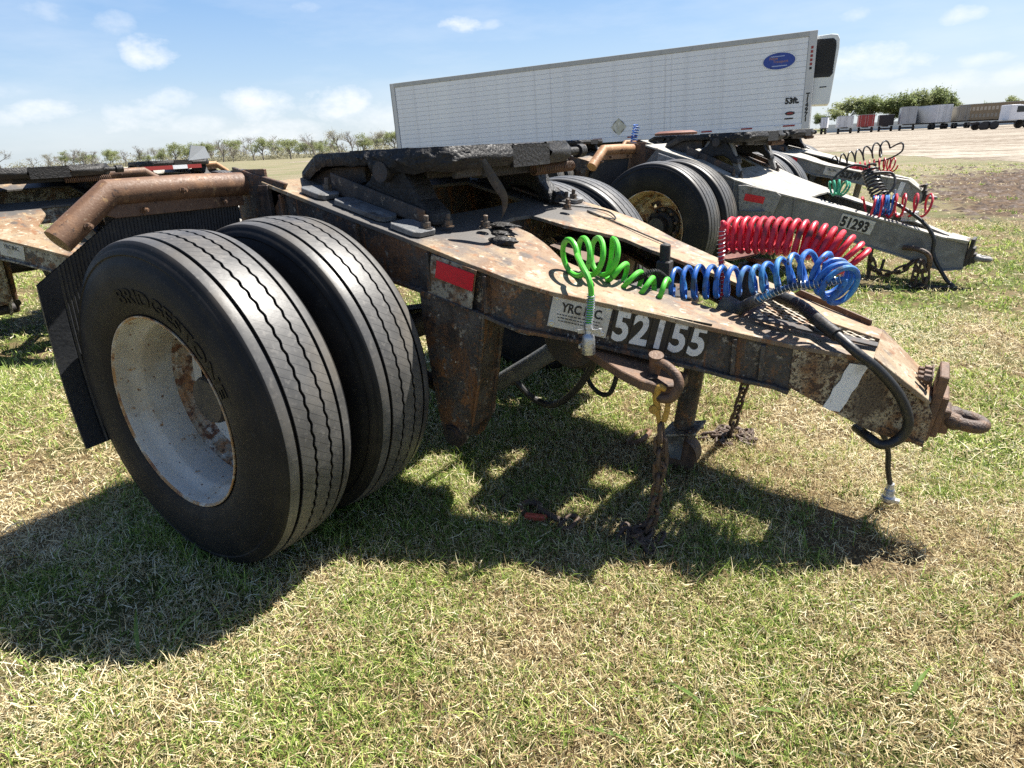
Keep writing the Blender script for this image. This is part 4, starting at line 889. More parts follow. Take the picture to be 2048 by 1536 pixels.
# straight box cheeks, pads with reflectors, number plate
b = MB(); b.prism([webB(.44, .79, 0), webB(.50, .79, 0), webB(.72, .735, 0), webB(.76, .70, 0), webB(.70, .50, 0), webB(.46, .56, 0)], (0, 0, 0), NB*.035); b.build('reflector_pad', 'grey_box', D2, bevel=.004)
Mr = frameB(.50, .725, -.20, .036); plate_on(D2, 'reflector', Mr, .155, .055, .003, 'reflector_red', .0008)
b = MB(); b.prism([(-.28, -.6, 1.06), (-.06, -.6, .99), (-.09, -.6, .86), (-.30, -.6, .90)], (0, 0, 0), (0, -.03, 0)); b.build('reflector_pad', 'grey_box', D2, bevel=.004)
plate_on(D2, 'reflector', frame((-.24, -.632, .965), (1, 0, -.25), UZ), .15, .055, .003, 'reflector_red', .0008)
Mn = frameB(1.20, .560, -.27, .004); plate_on(D2, 'number_plate', Mn, .25, .105, .003, 'plate_white', .001)
flat_text('lettering', '51293', Mn @ Matrix.Translation((.010, -.092, .0036)), .105, 'ink_black', D2, .80, .0048)
b = MB()
for x in (.41, .86): b.box(webB(x, (zt2(x)+zb2(x))/2, .006), (.012, .022, zt2(x)-zb2(x)-.01))
b.build('stiffener', 'grey_frame', D2, bevel=.001)
for sg in (-1, 1):
    for x, y in ((.02, .50), (.07, .44), (.36, .52), (.40, .45)): bolt(D2, (x, sg*y, zt2(x)+.002), (.1, 0, 1), .013, .05, 'dark_steel')
    b = MB(); b.prism([(.0, sg*.42, zt2(.0)), (.08, sg*.42, 1.14), (.12, sg*.42, 1.14), (.06, sg*.42, zt2(.06))], (0, 0, 0), (0, .05, 0)); b.prism([(.34, sg*.42, zt2(.34)), (.24, sg*.42, 1.14), (.28, sg*.42, 1.14), (.40, sg*.42, zt2(.40))], (0, 0, 0), (0, .05, 0)); b.build('strut', 'grey_frame', D2, bevel=.002)
for st_, m_, ax, rad, tr_ in (('red_hose', 'hose_red', [(1.30, -.20, .585), (1.42, -.17, .595), (1.56, -.12, .605), (1.74, -.02, .60)], .085, 6.5), ('blue_hose', 'hose_blue', [(1.36, -.08, .59), (1.50, -.05, .60)], .075, 5.5), ('teal_hose', 'hose_teal', [(1.04, -.17, .73), (1.10, -.14, .74), (1.15, -.10, .72)], .055, 4.2)):
    coupling_hose(D2, st_, helix(ax, rad, tr_, 22, phase=1, jit=.25, seed=len(m_)), .0085, m_, 8)
for ax, rad in (([(1.24, .10, .88), (1.28, .08, .81), (1.33, .04, .73), (1.40, .0, .64)], .055),): coupling_hose(D2, 'black_coil', helix(ax, rad, 10, 20, phase=0, upv=(1, 0, 0), jit=.1), .009, 'hose_black', 8)
coupling_hose(D2, 'black_hose', spline([(1.36, .0, .66), (1.52, -.12, .62), (1.72, -.17, .50), (1.82, -.19, .38), (1.84, -.19, .25), (1.95, -.20, .08), (2.0, -.22, .03), (1.85, -.26, .02)], 8), .014, 'rubber_hose', 10)
coupling_hose(D2, 'black_hose', spline([(1.24, .1, .88), (1.14, .02, .90), (1.05, -.05, .83), (1.0, -.05, .72)], 8), .010, 'rubber_hose', 8)
coupling_hose(D2, 'black_hose', spline([(1.30, .02, .84), (1.42, .10, .83), (1.46, .05, .74), (1.40, -.02, .64)], 8), .010, 'rubber_hose', 8)
b = MB(); b.tube([(1.50, -.06, .50), (1.49, -.06, .72)], .008, 8); b.box((1.62, -.06, .52), (.10, .12, .07)); b.build('hose_rest', 'zinc', D2, bevel=.003)
ch = empty('safety_chain'); ch.parent = D2
b = MB(); b.tube(spline([(1.64, -.22, .30), (1.74, -.26, .30), (1.82, -.27, .26), (1.83, -.26, .17), (1.78, -.25, .13), (1.74, -.25, .17)], 7), .019, 10); b.build('shackle', 'rust_chain', D2)
for k, (dx, dy) in enumerate(((.0, .0), (.07, -.01))): lay_chain(ch, [(1.76+dx*.5, -.25+dy, .21), (1.755+dx, -.255+dy, .11), (1.75+dx, -.26+dy, .01)], 0, k+3, True)
lay_chain(ch, [(1.42, -.28, .26), (1.47, -.27, .14), (1.56, -.26, .10), (1.66, -.25, .14), (1.72, -.25, .20)], 0, 8, True); pile(ch, (1.79, -.26), 8, .06, 8)
b = MB(); b.tube(spline([(1.42, -.22, .34), (1.42, -.22, .18), (1.43, -.22, .04)], 4), .016, 10); b.tube(spline([(1.43, -.22, .12), (1.50, -.22, .10), (1.52, -.22, .20)], 5), .011, 8); b.tube(spline([(1.34, -.27, .38), (1.33, -.28, .30), (1.40, -.27, .27)], 5), .010, 8); b.build('jack_crank', 'dark_steel', D2)

# ================================================================== other dollies
a3 = -.10
D3, F3, zt3, zb3, _ = make_dolly(rootpos(-.34, 7.25, a3), a3, dict(kind='A', web='grey_frame', deck='grey_deck', box='grey_box', pipe='pipe_orange', rim='r', mid=True))
tag(D3, 'grey tow dolly with white tape on its nose box, farthest right', 'tow dolly', 'tow dollies')
plate_on(D3, 'owner_plate', web_frame(.868, .777, -.225, .003), .18, .104, .003, 'plate_white', .001)
flat_text('lettering', 'YRC INC.', web_frame(.868, .777, -.225, .003) @ Matrix.Translation((.030, -.052, .0036)), .038, 'ink_black', D3, .8, .0008)
flat_text('lettering', '53249', web_frame(1.04, .735, -.205, .004) @ Matrix.Translation((.0, -.098, .002)), .118, 'ink_black', D3, .80, .005)
plate_on(D3, 'reflector', frame((.50, -.604, .885), (1, 0, -.2), UZ), .06, .115, .003, 'reflector_red', .0008)
plate_on(D3, 'white_tape', frame(webp(1.635, .562, .0075), TW*.97-UZ*.235, UZ), .055, .155, .0015, 'tape_white')
coupling_hose(D3, 'red_hose', helix([(1.12, -.14, .70), (1.27, -.10, .73), (1.42, -.04, .75), (1.52, .02, .74)], .075, 9, 20, jit=.15, seed=4), .0085, 'hose_red', 8)
coupling_hose(D3, 'red_hose', helix([(1.10, -.22, .70), (1.16, -.24, .68)], .07, 3, 20, jit=.15, seed=5), .0085, 'hose_red', 8)
P = helix([(.80, .05, .80), (.95, .06, .83), (1.10, .06, .86), (1.27, .05, .91), (1.40, .03, .93)], .085, 6.5, 20, jit=.1, seed=6, radf=lambda f: .6+.5*f)
coupling_hose(D3, 'black_coil', P, .0095, 'hose_black', 8)
coupling_hose(D3, 'black_hose', spline([P[-1], (1.55, .0, .99), (1.57, -.02, .90), (1.46, -.05, .82), (1.30, -.04, .78)], 8), .0095, 'hose_black', 8)

aL = -.045
DL, FL, ztl, zbl, _ = make_dolly(rootpos(-4.12, .06, aL), aL, dict(kind='A', web='rust_panel', deck='rust_deck', box='rust_box', pipe='rust_pipe', rim='r', mid=True))
tag(DL, 'rusty tow dolly cut by the left edge, its black plate showing past the mud flap', 'tow dolly', 'tow dollies')
Mp = web_frame(.868, .777, -.225, .003)
plate_on(DL, 'owner_plate', Mp, .18, .104, .003, 'plate_white', .001)
flat_text('lettering', 'YRC INC.', Mp @ Matrix.Translation((.033, -.052, .0036)), .036, 'ink_black', DL, .78, .0004)

def back_dolly(x, y, a, label, st, extra=None):
    d_ = make_dolly(rootpos(x, y, a), a, st)[0]; tag(d_, label, 'tow dolly', 'tow dollies')
    return d_
st_r = dict(kind='A', web='rust_web', deck='rust_deck', box='rust_box', pipe='rust_pipe', rim='r')
st_g = dict(kind='B', web='grey_frame', deck='grey_deck', box='grey_box', pipe='pipe_orange', rim='r')
DB1 = back_dolly(-7.9, 3.3, -.05, 'distant striped dolly standing in for an unidentified red and white thing, left of the rusty pipe bracket', st_g)  # stripes and grey panel stand in for an unidentified object
b = MB()
for k in range(7):
    pass
for k in range(4): 
    o = MB().box((.95, -.70+.20*k, 1.105), (.02, .20, .050)).build('red_white_stripe', 'trailer_red' if k != 2 else 'trailer_white', DB1)
b = MB(); b.prism([(.60, .02, 1.18), (.62, .34, 1.20), (.60, .30, 1.36), (.60, .10, 1.38)], (0, 0, 0), (.014, 0, 0)); b.build('grey_panel', 'trailer_grey', DB1)
DC1 = back_dolly(-4.4, 9.4, -.08, 'distant dolly half hidden behind the greasy plate of the rusty one', st_r)
coupling_hose(DC1, 'blue_hose', helix([(1.25, .1, 1.10), (1.27, .1, 1.22), (1.31, .1, 1.40)], .055, 7, 18, upv=(1, 0, 0), jit=.2), .010, 'hose_blue', 8)
DC2 = back_dolly(-3.6, 12.6, -.06, 'distant dolly with a rust brown disc plate beneath the white trailer', st_g)
b = MB(); b.lathe([(0, 0), (.0, .46), (.05, .47), (.09, .36), (.10, 0)], 40, Matrix.Translation((.15, 0, 1.20)) @ Matrix.Rotation(R(90), 4, 'X') @ Matrix.Rotation(0, 4, 'Y')); b.build('disc_plate', 'rust_disc', DC2)

# rusty hook lying in the grass below the near rail
hkr = empty('chain_hook', (.83, .57, 0)); tag(hkr, 'rusty hook with red paint lying in the shaded grass', 'hook')
b = MB(); b.tube(spline([(-.06, -.01, .018), (-.09, .02, .02), (-.08, .055, .022), (-.04, .06, .022), (-.02, .035, .022), (.02, .02, .024), (.07, .015, .02)], 8), [.011]*49, 10); b.build('hook_body', 'rust_chain', hkr)
b = MB(); b.box((-.01, -.012, .022), (.075, .022, .020), Matrix.Rotation(.3, 4, 'Z')); b.build('latch', 'hook_red', hkr, bevel=.004)
b = MB(); b.tube([(x+.10, y*1.0+.02, .020) for x, _, y in link_pts(.02, .02)], .008, 8, closed=True); b.build('ring_link', 'rust_chain', hkr)

# ================================================================== white refrigerated trailer
ta = .15; RF = empty('refrigerated_trailer', (-2.14, 23.2, 0), ta); RF.rotation_euler = (0, -.020, ta)
tag(RF, 'long white refrigerated trailer with blue oval logo standing behind the dollies', 'trailer')
LT, WT, Z0, Z1 = 16.3, 2.6, 1.21, 4.10
MB().box((-LT/2, WT/2, (Z0+Z1)/2), (LT-.05, WT-.06, Z1-Z0-.06)).build('body', 'trailer_white', RF)
npan = 15; zb0, zt0 = Z0+.17, Z1-.16; ph = (zt0-zb0)/npan
pm = MB().box((0, 0, 0), (LT-.46, .022, ph-.006)).mesh('side_panel', .003); pm.materials.append(MATS['trailer_white'])
for sd in (0, 1):
    for k in range(npan):
        o = link('side_panel', pm, None, RF); o.location = (-LT/2-.02, .012 if sd == 0 else WT-.012, zb0+ph*(k+.5))
    y = .0 if sd == 0 else WT
    MB().box((-LT/2, y, Z1-.08), (LT, .05, .16)).build('top_rail', 'trailer_rail', RF, bevel=.008)
    MB().box((-LT/2, y, Z0+.08), (LT, .05, .17)).build('bottom_rail', 'trailer_white', RF, bevel=.008)
    for x in (-.12, -LT+.10): MB().box((x, y, (Z0+Z1)/2), (.24 if x > -1 else .16, .056, Z1-Z0-.005)).build('corner_post', 'trailer_post', RF, bevel=.01)
MB().box((-LT/2, WT/2, Z1-.012), (LT-.02, WT-.02, .02)).build('roof', 'trailer_pale', RF)
MB().box((-LT-.02, WT/2, (Z0+Z1)/2), (.05, WT, Z1-Z0)).build('rear_frame', 'trailer_rail', RF, bevel=.01)
for k in range(2): MB().box((-LT-.055, WT*(.26+.48*k), (Z0+Z1)/2), (.03, 1.18, Z1-Z0-.25)).build('rear_door', 'trailer_white', RF, bevel=.006)
# vertical seams: thin battens
for k in range(1, 15): MB().box((-LT*k/15, -.0005, (zb0+zt0)/2), (.012, .004, zt0-zb0)).build('seam_strip', 'trailer_white', RF)
# reflective tape dashes along the bottom rail
for k in range(12):
    x = -.62-k*1.33
    MB().box((x, -.028, Z0+.125), (.36, .004, .05)).build('red_tape', 'trailer_red', RF); MB().box((x-.31, -.028, Z0+.125), (.24, .004, .05)).build('white_tape', 'tape_white', RF)
# oval logo
def oval(cx, cz, a, b_, th, y, m_, name):
    b = MB(); n = 48; b.prism([(cx+a*math.cos(2*math.pi*i/n), y, cz+b_*math.sin(2*math.pi*i/n)) for i in range(n)], (0, 0, 0), (0, -th, 0)); return b.build(name, m_, RF)
lx, lz = -1.08, 3.33
oval(lx, lz, .52, .275, .004, -.004, 'tape_white', 'logo_border'); oval(lx, lz, .485, .245, .004, -.009, 'logo_blue', 'logo_oval')
Ml = frame((lx, -.0145, lz), (1, 0, 0), (0, 0, 1))
flat_text('logo_lettering', 'New', Ml @ Matrix.Translation((-.30, .045, 0)), .13, 'logo_orange', RF); flat_text('logo_lettering', 'Transport', Ml @ Matrix.Translation((-.18, -.05, 0)), .11, 'logo_orange', RF)
MB().box((lx+.02, -.0145, lz-.145), (.46, .002, .03)).build('logo_bar', 'logo_pale', RF); MB().box((lx-.05, -.0145, lz+.14), (.42, .002, .025)).build('logo_bar', 'logo_pale', RF)
flat_text('lettering', '53ft.', frame((-.80, -.004, 2.02), (1, 0, 0), (0, 0, 1)), .25, 'ink_black', RF, .95, .014)
for k, ch_ in enumerate('T14971'): flat_text('lettering', ch_, frame((-.175, -.031, 2.17-.145*k), (1, 0, 0), (0, 0, 1)), .18, 'ink_black', RF, 1, .010)
for k in range(6): MB().box((-.12, -.031, 3.62-.12*k), (.07, .004, .075)).build('side_mark', 'trailer_red' if k < 5 else 'ink_black', RF)
oval(-.62, 1.72, .15, .06, .003, -.004, 'ink_worn', 'maker_badge'); oval(-.62, 1.72, .10, .03, .003, -.008, 'trailer_red', 'maker_badge'); MB().box((-.64, -.005, 1.56), (.26, .004, .045)).build('maker_strip', 'ink_worn', RF)
b = MB(); px, pz = -6.45, 1.72; b.prism([(px-.30, 0, pz), (px, 0, pz-.30), (px+.30, 0, pz), (px, 0, pz+.30)], (0, -.004, 0), (0, -.016, 0)); b.build('placard_holder', 'placard', RF)
for k in range(4):
    a = math.pi/4+k*math.pi/2; MB().box((px+.21*math.cos(a), -.018, pz+.21*math.sin(a)), (.16, .006, .02), Matrix.Rotation(-(a+math.pi/2), 4, 'Y')).build('placard_edge', 'ink_worn', RF)
MB().box((-12.85, -.006, 1.36), (.32, .004, .19)).build('flag_decal', 'trailer_white', RF)
for k in range(4): MB().box((-12.85, -.010, 1.29+.048*k), (.32, .003, .022)).build('flag_stripe', 'trailer_red', RF)
MB().box((-12.94, -.0135, 1.41), (.14, .003, .10)).build('flag_canton', 'logo_blue', RF)
# refrigeration unit on the nose
ru = empty('cooling_unit'); ru.parent = RF
b = MB(); P = [(.0, 1.92), (.50, 1.90), (.54, 1.98), (.66, 3.55), (.65, 3.80), (.58, 3.93), (.40, 3.96), (.0, 3.95)]
b.prism([(x, .16, z) for x, z in P], (0, 0, 0), (0, 1.60, 0)); b.build('housing', 'reefer_white', ru, bevel=.03, segs=3)
b = MB(); P = [(-.01, 2.74), (.47, 2.72), (.535, 2.80), (.575, 3.58), (.55, 3.75), (.47, 3.83), (-.01, 3.85)]
b.prism([(x, .157, z) for x, z in P], (0, 0, 0), (0, -.012, 0)); b.build('side_grille', 'black_plastic', ru, bevel=.004)
b = MB()
for i in range(7):
    for j in range(13):
        cx_, cz_ = .035+.080*i, 2.84+.082*j+(.041 if i % 2 else 0)
        if cx_ > .53 or cz_ > 3.79 or (cx_ > .46 and cz_ > 3.70): continue
        b.tube([(cx_+.036*math.cos(math.pi/3*k), .140, cz_+.036*math.sin(math.pi/3*k)) for k in range(6)], .006, 4, closed=True)
g = b.build('grille_cells', 'hub_dark', ru); g['kind'] = 'stuff'
MB().box((.30, .157, 2.44), (.20, .006, .035)).build('unit_badge', 'ink_worn', ru)
for sd in (.45, 2.15): MB().box((-1.1, sd, .6), (.10, .10, 1.1)).build('landing_leg', 'trailer_rail', RF); MB().box((-1.1, sd, .03), (.26, .26, .06)).build('landing_foot', 'trailer_rail', RF)
MB().box((-LT/2, WT/2, Z0-.08), (LT-.6, .9, .16)).build('underframe', 'dark_steel', RF)
for x in (-LT+1.4, -LT+2.7):
    for y in (.20, .54, WT-.54, WT-.20): o = link('wheel', TYRE, None, RF); o.location = (x, y, .80)
    b = MB(); b.tube([(x, .1, .80), (x, WT-.1, .80)], .08, 12); b.build('axle', 'dark_steel', RF)

# ================================================================== parked trailers far to the right
def far_wheels(root, xs, w, r=.5):
    for x in xs:
        for y in (.22, w-.22): b = MB(); b.lathe([(-.2, 0), (-.2, r*.55), (-.18, r), (.18, r), (.2, r*.55), (.2, 0)], 20, Matrix.Translation((x, y, r))); b.build('wheel', 'black_plastic', root)
        b = MB(); b.tube([(x, .1, r), (x, w-.1, r)], .07, 8); b.build('axle', 'dark_steel', root)
def far_box(loc, rz, L, w, z0, z1, m_, label, cat='trailer', doors=True, side_m=None, name='box_trailer'):
    """rear face at local x=0, body runs along +x; local y is width"""
    t = empty(name, loc, rz); tag(t, label, cat, 'trailers parked along the far edge of the yard')
    MB().box((L/2, w/2, (z0+z1)/2), (L, w, z1-z0)).build('body', side_m or m_, t, bevel=.03)
    MB().box((L/2, w/2, z1+.02), (L, w+.04, .06)).build('roof_rail', 'trailer_rail', t); 
    if doors:
        for k in range(2): MB().box((-.02, w*(.25+.5*k), (z0+z1)/2), (.05, w/2-.05, z1-z0-.1)).build('rear_door', m_, t, bevel=.01)
        for k in (.12, .42, .58, .88): b = MB(); b.tube([(-.06, w*k, z0+.05), (-.06, w*k, z1-.05)], .022, 6); b.build('lock_rod', 'trailer_rail', t)
    MB().box((L*.5, w/2, z0-.10), (L, .9, .2)).build('frame', 'dark_steel', t); MB().box((.02, w/2, .62), (.10, w*.8, .14)).build('bumper', 'dark_steel', t)
    far_wheels(t, (1.0, 2.2), w); return t
az_ = R(90)
far_box((-14.0, 143.5, 0), R(100), 8.5, 2.6, 1.15, 3.15, 'trailer_pale', 'white short box trailer, first in the far row', name='box_trailer')
far_box((-10.9, 148.5, 0), R(98), 8.5, 2.7, 1.1, 3.25, 'trailer_red', 'dark red box trailer with rounded roof in the far row')
t = far_box((-8.0, 155, 0), R(97), 8, 2.6, 1.1, 3.1, 'trailer_black', 'black open dump trailer in the far row', doors=False)
far_box((-4.1, 152, 0), R(95), 12, 2.7, 1.2, 4.3, 'trailer_grey', 'tall grey van trailer in the far row')
far_box((1.55, 152, 0), R(118), 12, 2.7, 1.2, 4.3, 'trailer_pale', 'tall white van trailer showing its long side in the far row')
far_box((5.0, 152, 0), R(110), 9, 2.6, 1.3, 3.8, 'trailer_tan', 'tan weathered van trailer beside the olive slatted one')
t = far_box((15.5, 150, 0), R(158), 13, 2.6, 1.3, 4.05, 'trailer_olive', 'long olive brown livestock trailer with rows of square openings', name='livestock_trailer')
for k in range(20):
    for z in (2.05, 3.25): MB().box((.55+.62*k, 2.615, z), (.40, .03, .62)).build('vent_window', 'window_tan' if z > 3 else 'trailer_tan', t)
tw = empty('haulage_truck', (9.4, 112, 0), R(205)); tag(tw, 'white haulage truck at the right edge of the yard', 'truck')
b = MB(); P = [(0, 1.05), (.1, 1.75), (1.3, 1.95), (1.75, 2.85), (2.2, 2.95), (3.3, 2.95), (3.3, 1.05)]; b.prism([(x-1.2, 0, z) for x, z in P], (0, -1.15, 0), (0, 1.15, 0)); b.build('cab', 'trailer_white', tw, bevel=.08, segs=2)
b = MB(); b.prism([(1.42-1.2, 0, 2.0), (1.80-1.2, 0, 2.75), (2.5-1.2, 0, 2.75), (2.5-1.2, 0, 2.0)], (0, -1.17, 0), (0, 1.17, 0)); b.build('side_window', 'glass_dark', tw, bevel=.02)
MB().box((3.5, 0, .85), (5.5, .9, .25)).build('chassis', 'dark_steel', tw); MB().box((-1.15, 0, .75), (.2, 2.2, .45)).build('bumper', 'trailer_rail', tw, bevel=.03)
for x in (-.4, 3.6, 4.9):
    for y in (-.95, .95): b = MB(); b.lathe([(-.2, 0), (-.2, .3), (-.17, .53), (.17, .53), (.2, .3), (.2, 0)], 24, Matrix.Translation((x, y, .53))); b.build('wheel', 'black_plastic', tw)
t = far_box((-19.5, 150, 0), R(95), 6, 1.2, 1.2, 3.2, 'trailer_white', 'small white trailer just right of the refrigerated trailer nose')
wl_ = MB().box((-4, 196, 1.0), (44, .3, 2.0)).build('yard_wall', 'wall_white', None, bevel=.02); tag(wl_, 'low white wall behind the parked trailers', 'wall')

# ================================================================== trees
def tree_meshes(seed, leafy, h=8.0, spread=.32, leafm='leaf_green', nleaf=900, lsize=.22, dense_crown=False):
    rn = random.Random(seed); b = MB(); tips = []
    def grow(p, d, L, r, lv):
        n = 4; pts = [p]; dd = d.copy()
        for i in range(n):
            dd = (dd+Vector((rn.uniform(-1, 1), rn.uniform(-1, 1), rn.uniform(-.3, .7)))*.16).normalized(); pts.append(pts[-1]+dd*L/n)
        b.tube(pts, [r*(1-.45*i/n) for i in range(n+1)], 5 if lv < 2 else 3, cap=False)
        if lv >= (4 if not leafy else 3): tips.extend(pts[1:]); return
        for k in range(rn.choice((3, 4)) if lv else 5):
            f = rn.uniform(.45, 1) if lv else rn.uniform(.35, 1); q = pts[min(n, max(1, round(f*n)))]
            a = rn.uniform(0, 6.3); t = rn.uniform(.35, .85); o1 = dd.orthogonal().normalized(); o2 = dd.cross(o1)
            nd = (dd*math.cos(t)+(o1*math.cos(a)+o2*math.sin(a))*math.sin(t)).normalized(); nd.z = max(nd.z, -.05)
            grow(q, nd, L*rn.uniform(.55, .75), r*.55, lv+1)
    grow(Vector((0, 0, -.1)), Vector((rn.uniform(-.08, .08), rn.uniform(-.08, .08), 1)).normalized(), h*.42, h*.022, 0)
    tm = b.mesh('trunk', 0); tm.materials.append(MATS['bark'])
    zmax = max(p.z for p in tips)
    lm = None
    if nleaf:
        vs = []; fs = []
        for i in range(nleaf):
            p = rn.choice(tips); c = p+Vector((rn.gauss(0, 1), rn.gauss(0, 1), rn.gauss(0, .8)))*(h*.045)
            for q in range(2 if dense_crown else 1):
                n = Vector((rn.gauss(0, 1), rn.gauss(0, 1), rn.gauss(0, 1)+.4)).normalized(); o1 = n.orthogonal().normalized(); o2 = n.cross(o1); s_ = lsize*rn.uniform(.5, 1.2)*h/8; k = len(vs); c2 = c+Vector((rn.gauss(0, 1), rn.gauss(0, 1), rn.gauss(0, 1)))*.12*h/8
                vs += [c2-o1*s_, c2-o2*s_*.6, c2+o1*s_, c2+o2*s_*.6]; fs.append((k, k+1, k+2, k+3))
        lm = bpy.data.meshes.new('crown'); lm.from_pydata(vs, [], fs); lm.materials.append(MATS[leafm])
    return tm, lm, zmax
VAR = {'b': [tree_meshes(10+k, False, nleaf=260, leafm='leaf_pale', lsize=.085) for k in range(4)], 'g': [tree_meshes(30+k, True, nleaf=2600, leafm='leaf_green', lsize=.145) for k in range(4)], 'p': [tree_meshes(50+k, False, nleaf=1300, leafm='leaf_pale', lsize=.10) for k in range(2)],
       'd': [tree_meshes(70+k, True, nleaf=2900, leafm=('leaf_dark', 'leaf_green')[k % 2], lsize=.165, dense_crown=True) for k in range(4)]}
rt_ = random.Random(2)
def plant(x, y, h, kind, label, group, wide=1.0, k=0):
    V = VAR[kind][k % len(VAR[kind])]; t = empty({'b': 'bare_tree', 'g': 'leafy_tree', 'p': 'budding_tree', 'd': 'broad_tree'}[kind], (x, y, 0), rt_.uniform(0, 6.3)); s_ = h/V[2]
    t.scale = (s_*wide, s_*wide, s_); tag(t, label, 'tree', group); link('trunk', V[0], None, t)
    if V[1]: link('crown', V[1], None, t)
TL = [(-302.0,105.1,8.4,'b'),(-270.2,103.9,3.5,'b'),(-213.8,85.9,2.6,'b'),(-226.6,95.0,3.0,'b'),(-271.1,117.8,5.4,'b'),(-232.7,103.8,5.0,'b'),(-226.1,103.2,4.2,'b'),(-250.3,120.4,4.6,'g'),(-196.6,98.7,3.8,'b'),(-243.7,127.9,5.5,'b'),(-214.8,115.5,2.4,'g'),(-196.5,114.1,4.9,'g'),(-197.3,120.4,4.9,'g'),(-183.0,115.4,4.5,'g'),(-169.0,111.8,4.9,'b'),(-155.0,105.4,2.9,'b'),(-192.2,135.0,2.4,'b'),(-165.5,119.4,5.4,'b'),(-160.4,118.7,4.8,'g'),(-182.0,138.9,6.1,'b'),(-202.2,157.8,3.0,'g'),(-139.9,111.9,3.8,'g'),(-174.0,142.1,4.0,'g'),(-170.9,142.2,3.7,'g'),(-137.4,117.8,5.1,'b'),(-150.0,131.2,3.0,'g'),(-154.3,137.4,4.1,'g'),(-135.9,125.6,6.0,'p'),(-175.0,166.6,6.6,'b'),(-133.3,131.0,4.6,'g'),(-145.9,148.8,5.7,'p'),(-159.8,167.3,6.2,'p'),(-127.3,136.9,4.6,'g')]
ORD = ['first', 'second', 'third', 'fourth', 'fifth', 'sixth', 'seventh', 'eighth', 'ninth', 'tenth', 'eleventh', 'twelfth', 'thirteenth', 'fourteenth', 'fifteenth', 'sixteenth', 'seventeenth', 'eighteenth', 'nineteenth']
for tens_, tenth_ in (('twenty', 'twentieth'), ('thirty', 'thirtieth'), ('forty', 'fortieth'), ('fifty', 'fiftieth'), ('sixty', 'sixtieth')): ORD += [tenth_]+[tens_+'-'+q for q in ORD[:9]]
rx_ = random.Random(11)
for k in range(60):
    f = k/59; x = -290+175*f+rx_.uniform(-4, 4); y = 118+48*f+rx_.uniform(-8, 14); TL.append((x, y, rx_.uniform(2.4, 5.6), rx_.choice('bbggbp')))
TL.sort(key=lambda t_: math.atan2(t_[0]-1.8, t_[1]+1))
cnt = {}
WORD = {'b': 'bare leafless tree', 'g': 'light green tree', 'p': 'pale budding tree'}
for i, (x, y, h, kd) in enumerate(TL):
    n = cnt.get(kd, 0); cnt[kd] = n+1
    plant(x, y, h*1.18+.3, kd, '%s %s from the left in the distant treeline' % (ORD[n], WORD[kd]), 'distant treeline left of the white trailer', 1.30, i)
TR = [(-44.1,307.9,6.4,1.3),(-34.7,311.2,10.9,1.5),(-27.0,314.0,11.0,1.4),(-19.1,316.8,7.6,1.4),(-15.7,318.0,11.3,1.6),(-10.9,319.7,11.8,1.1),(-3.7,322.3,12.5,1.45),(3.9,325.0,8.2,1.3),(11.3,327.7,6.9,1.2),(22.7,331.7,8.3,1.4)]
for i, (x, y, h, w_) in enumerate(TR):
    plant(x, y, h*1.10, 'd', '%s broad green tree from the left behind the far parked trailers' % ORD[i], 'green trees behind the parked trailers', w_*(.72, .95, .80)[i % 3], i)
# undergrowth below the treeline, one mass
rn = np.random.default_rng(8)
def leaf_mass(name, segs, n, hgt, size, m_, label):
    vs = np.zeros((n*4, 3)); t = rn.random(n); seg = rn.integers(0, len(segs), n); A = np.array([s[0] for s in segs], float)[seg]; B = np.array([s[1] for s in segs], float)[seg]
    c = A+(B-A)*t[:, None]; c = np.concatenate([c+rn.normal(0, 2.0, (n, 2)), (np.abs(rn.normal(0, .5, n))*hgt*(.55+.45*np.sin(t*37+seg)))[:, None]], 1)
    d1 = rn.normal(0, 1, (n, 3)); d1 /= np.linalg.norm(d1, axis=1)[:, None]; d2 = np.cross(d1, rn.normal(0, 1, (n, 3))); d2 /= np.linalg.norm(d2, axis=1)[:, None]; s_ = size*rn.uniform(.5, 1.3, n)[:, None]
    vs[0::4] = c-d1*s_; vs[1::4] = c-d2*s_*.6; vs[2::4] = c+d1*s_; vs[3::4] = c+d2*s_*.6
    me = bpy.data.meshes.new(name); me.from_pydata(vs.tolist(), [], np.arange(n*4).reshape(-1, 4).tolist()); o = link(name, me, m_); o['kind'] = 'stuff'; tag(o, label, 'bushes'); return o
leaf_mass('undergrowth', [((-300, 108), (-180, 130)), ((-200, 120), (-110, 150)), ((-240, 150), (-120, 175))], 36000, 3.0, .26, 'leaf_pale', 'pale scrub along the foot of the distant treeline')
leaf_mass('hedge', [((-60, 300), (40, 330))], 12000, 1.6, .3, 'leaf_dark', 'dark hedge below the green trees behind the parked trailers')

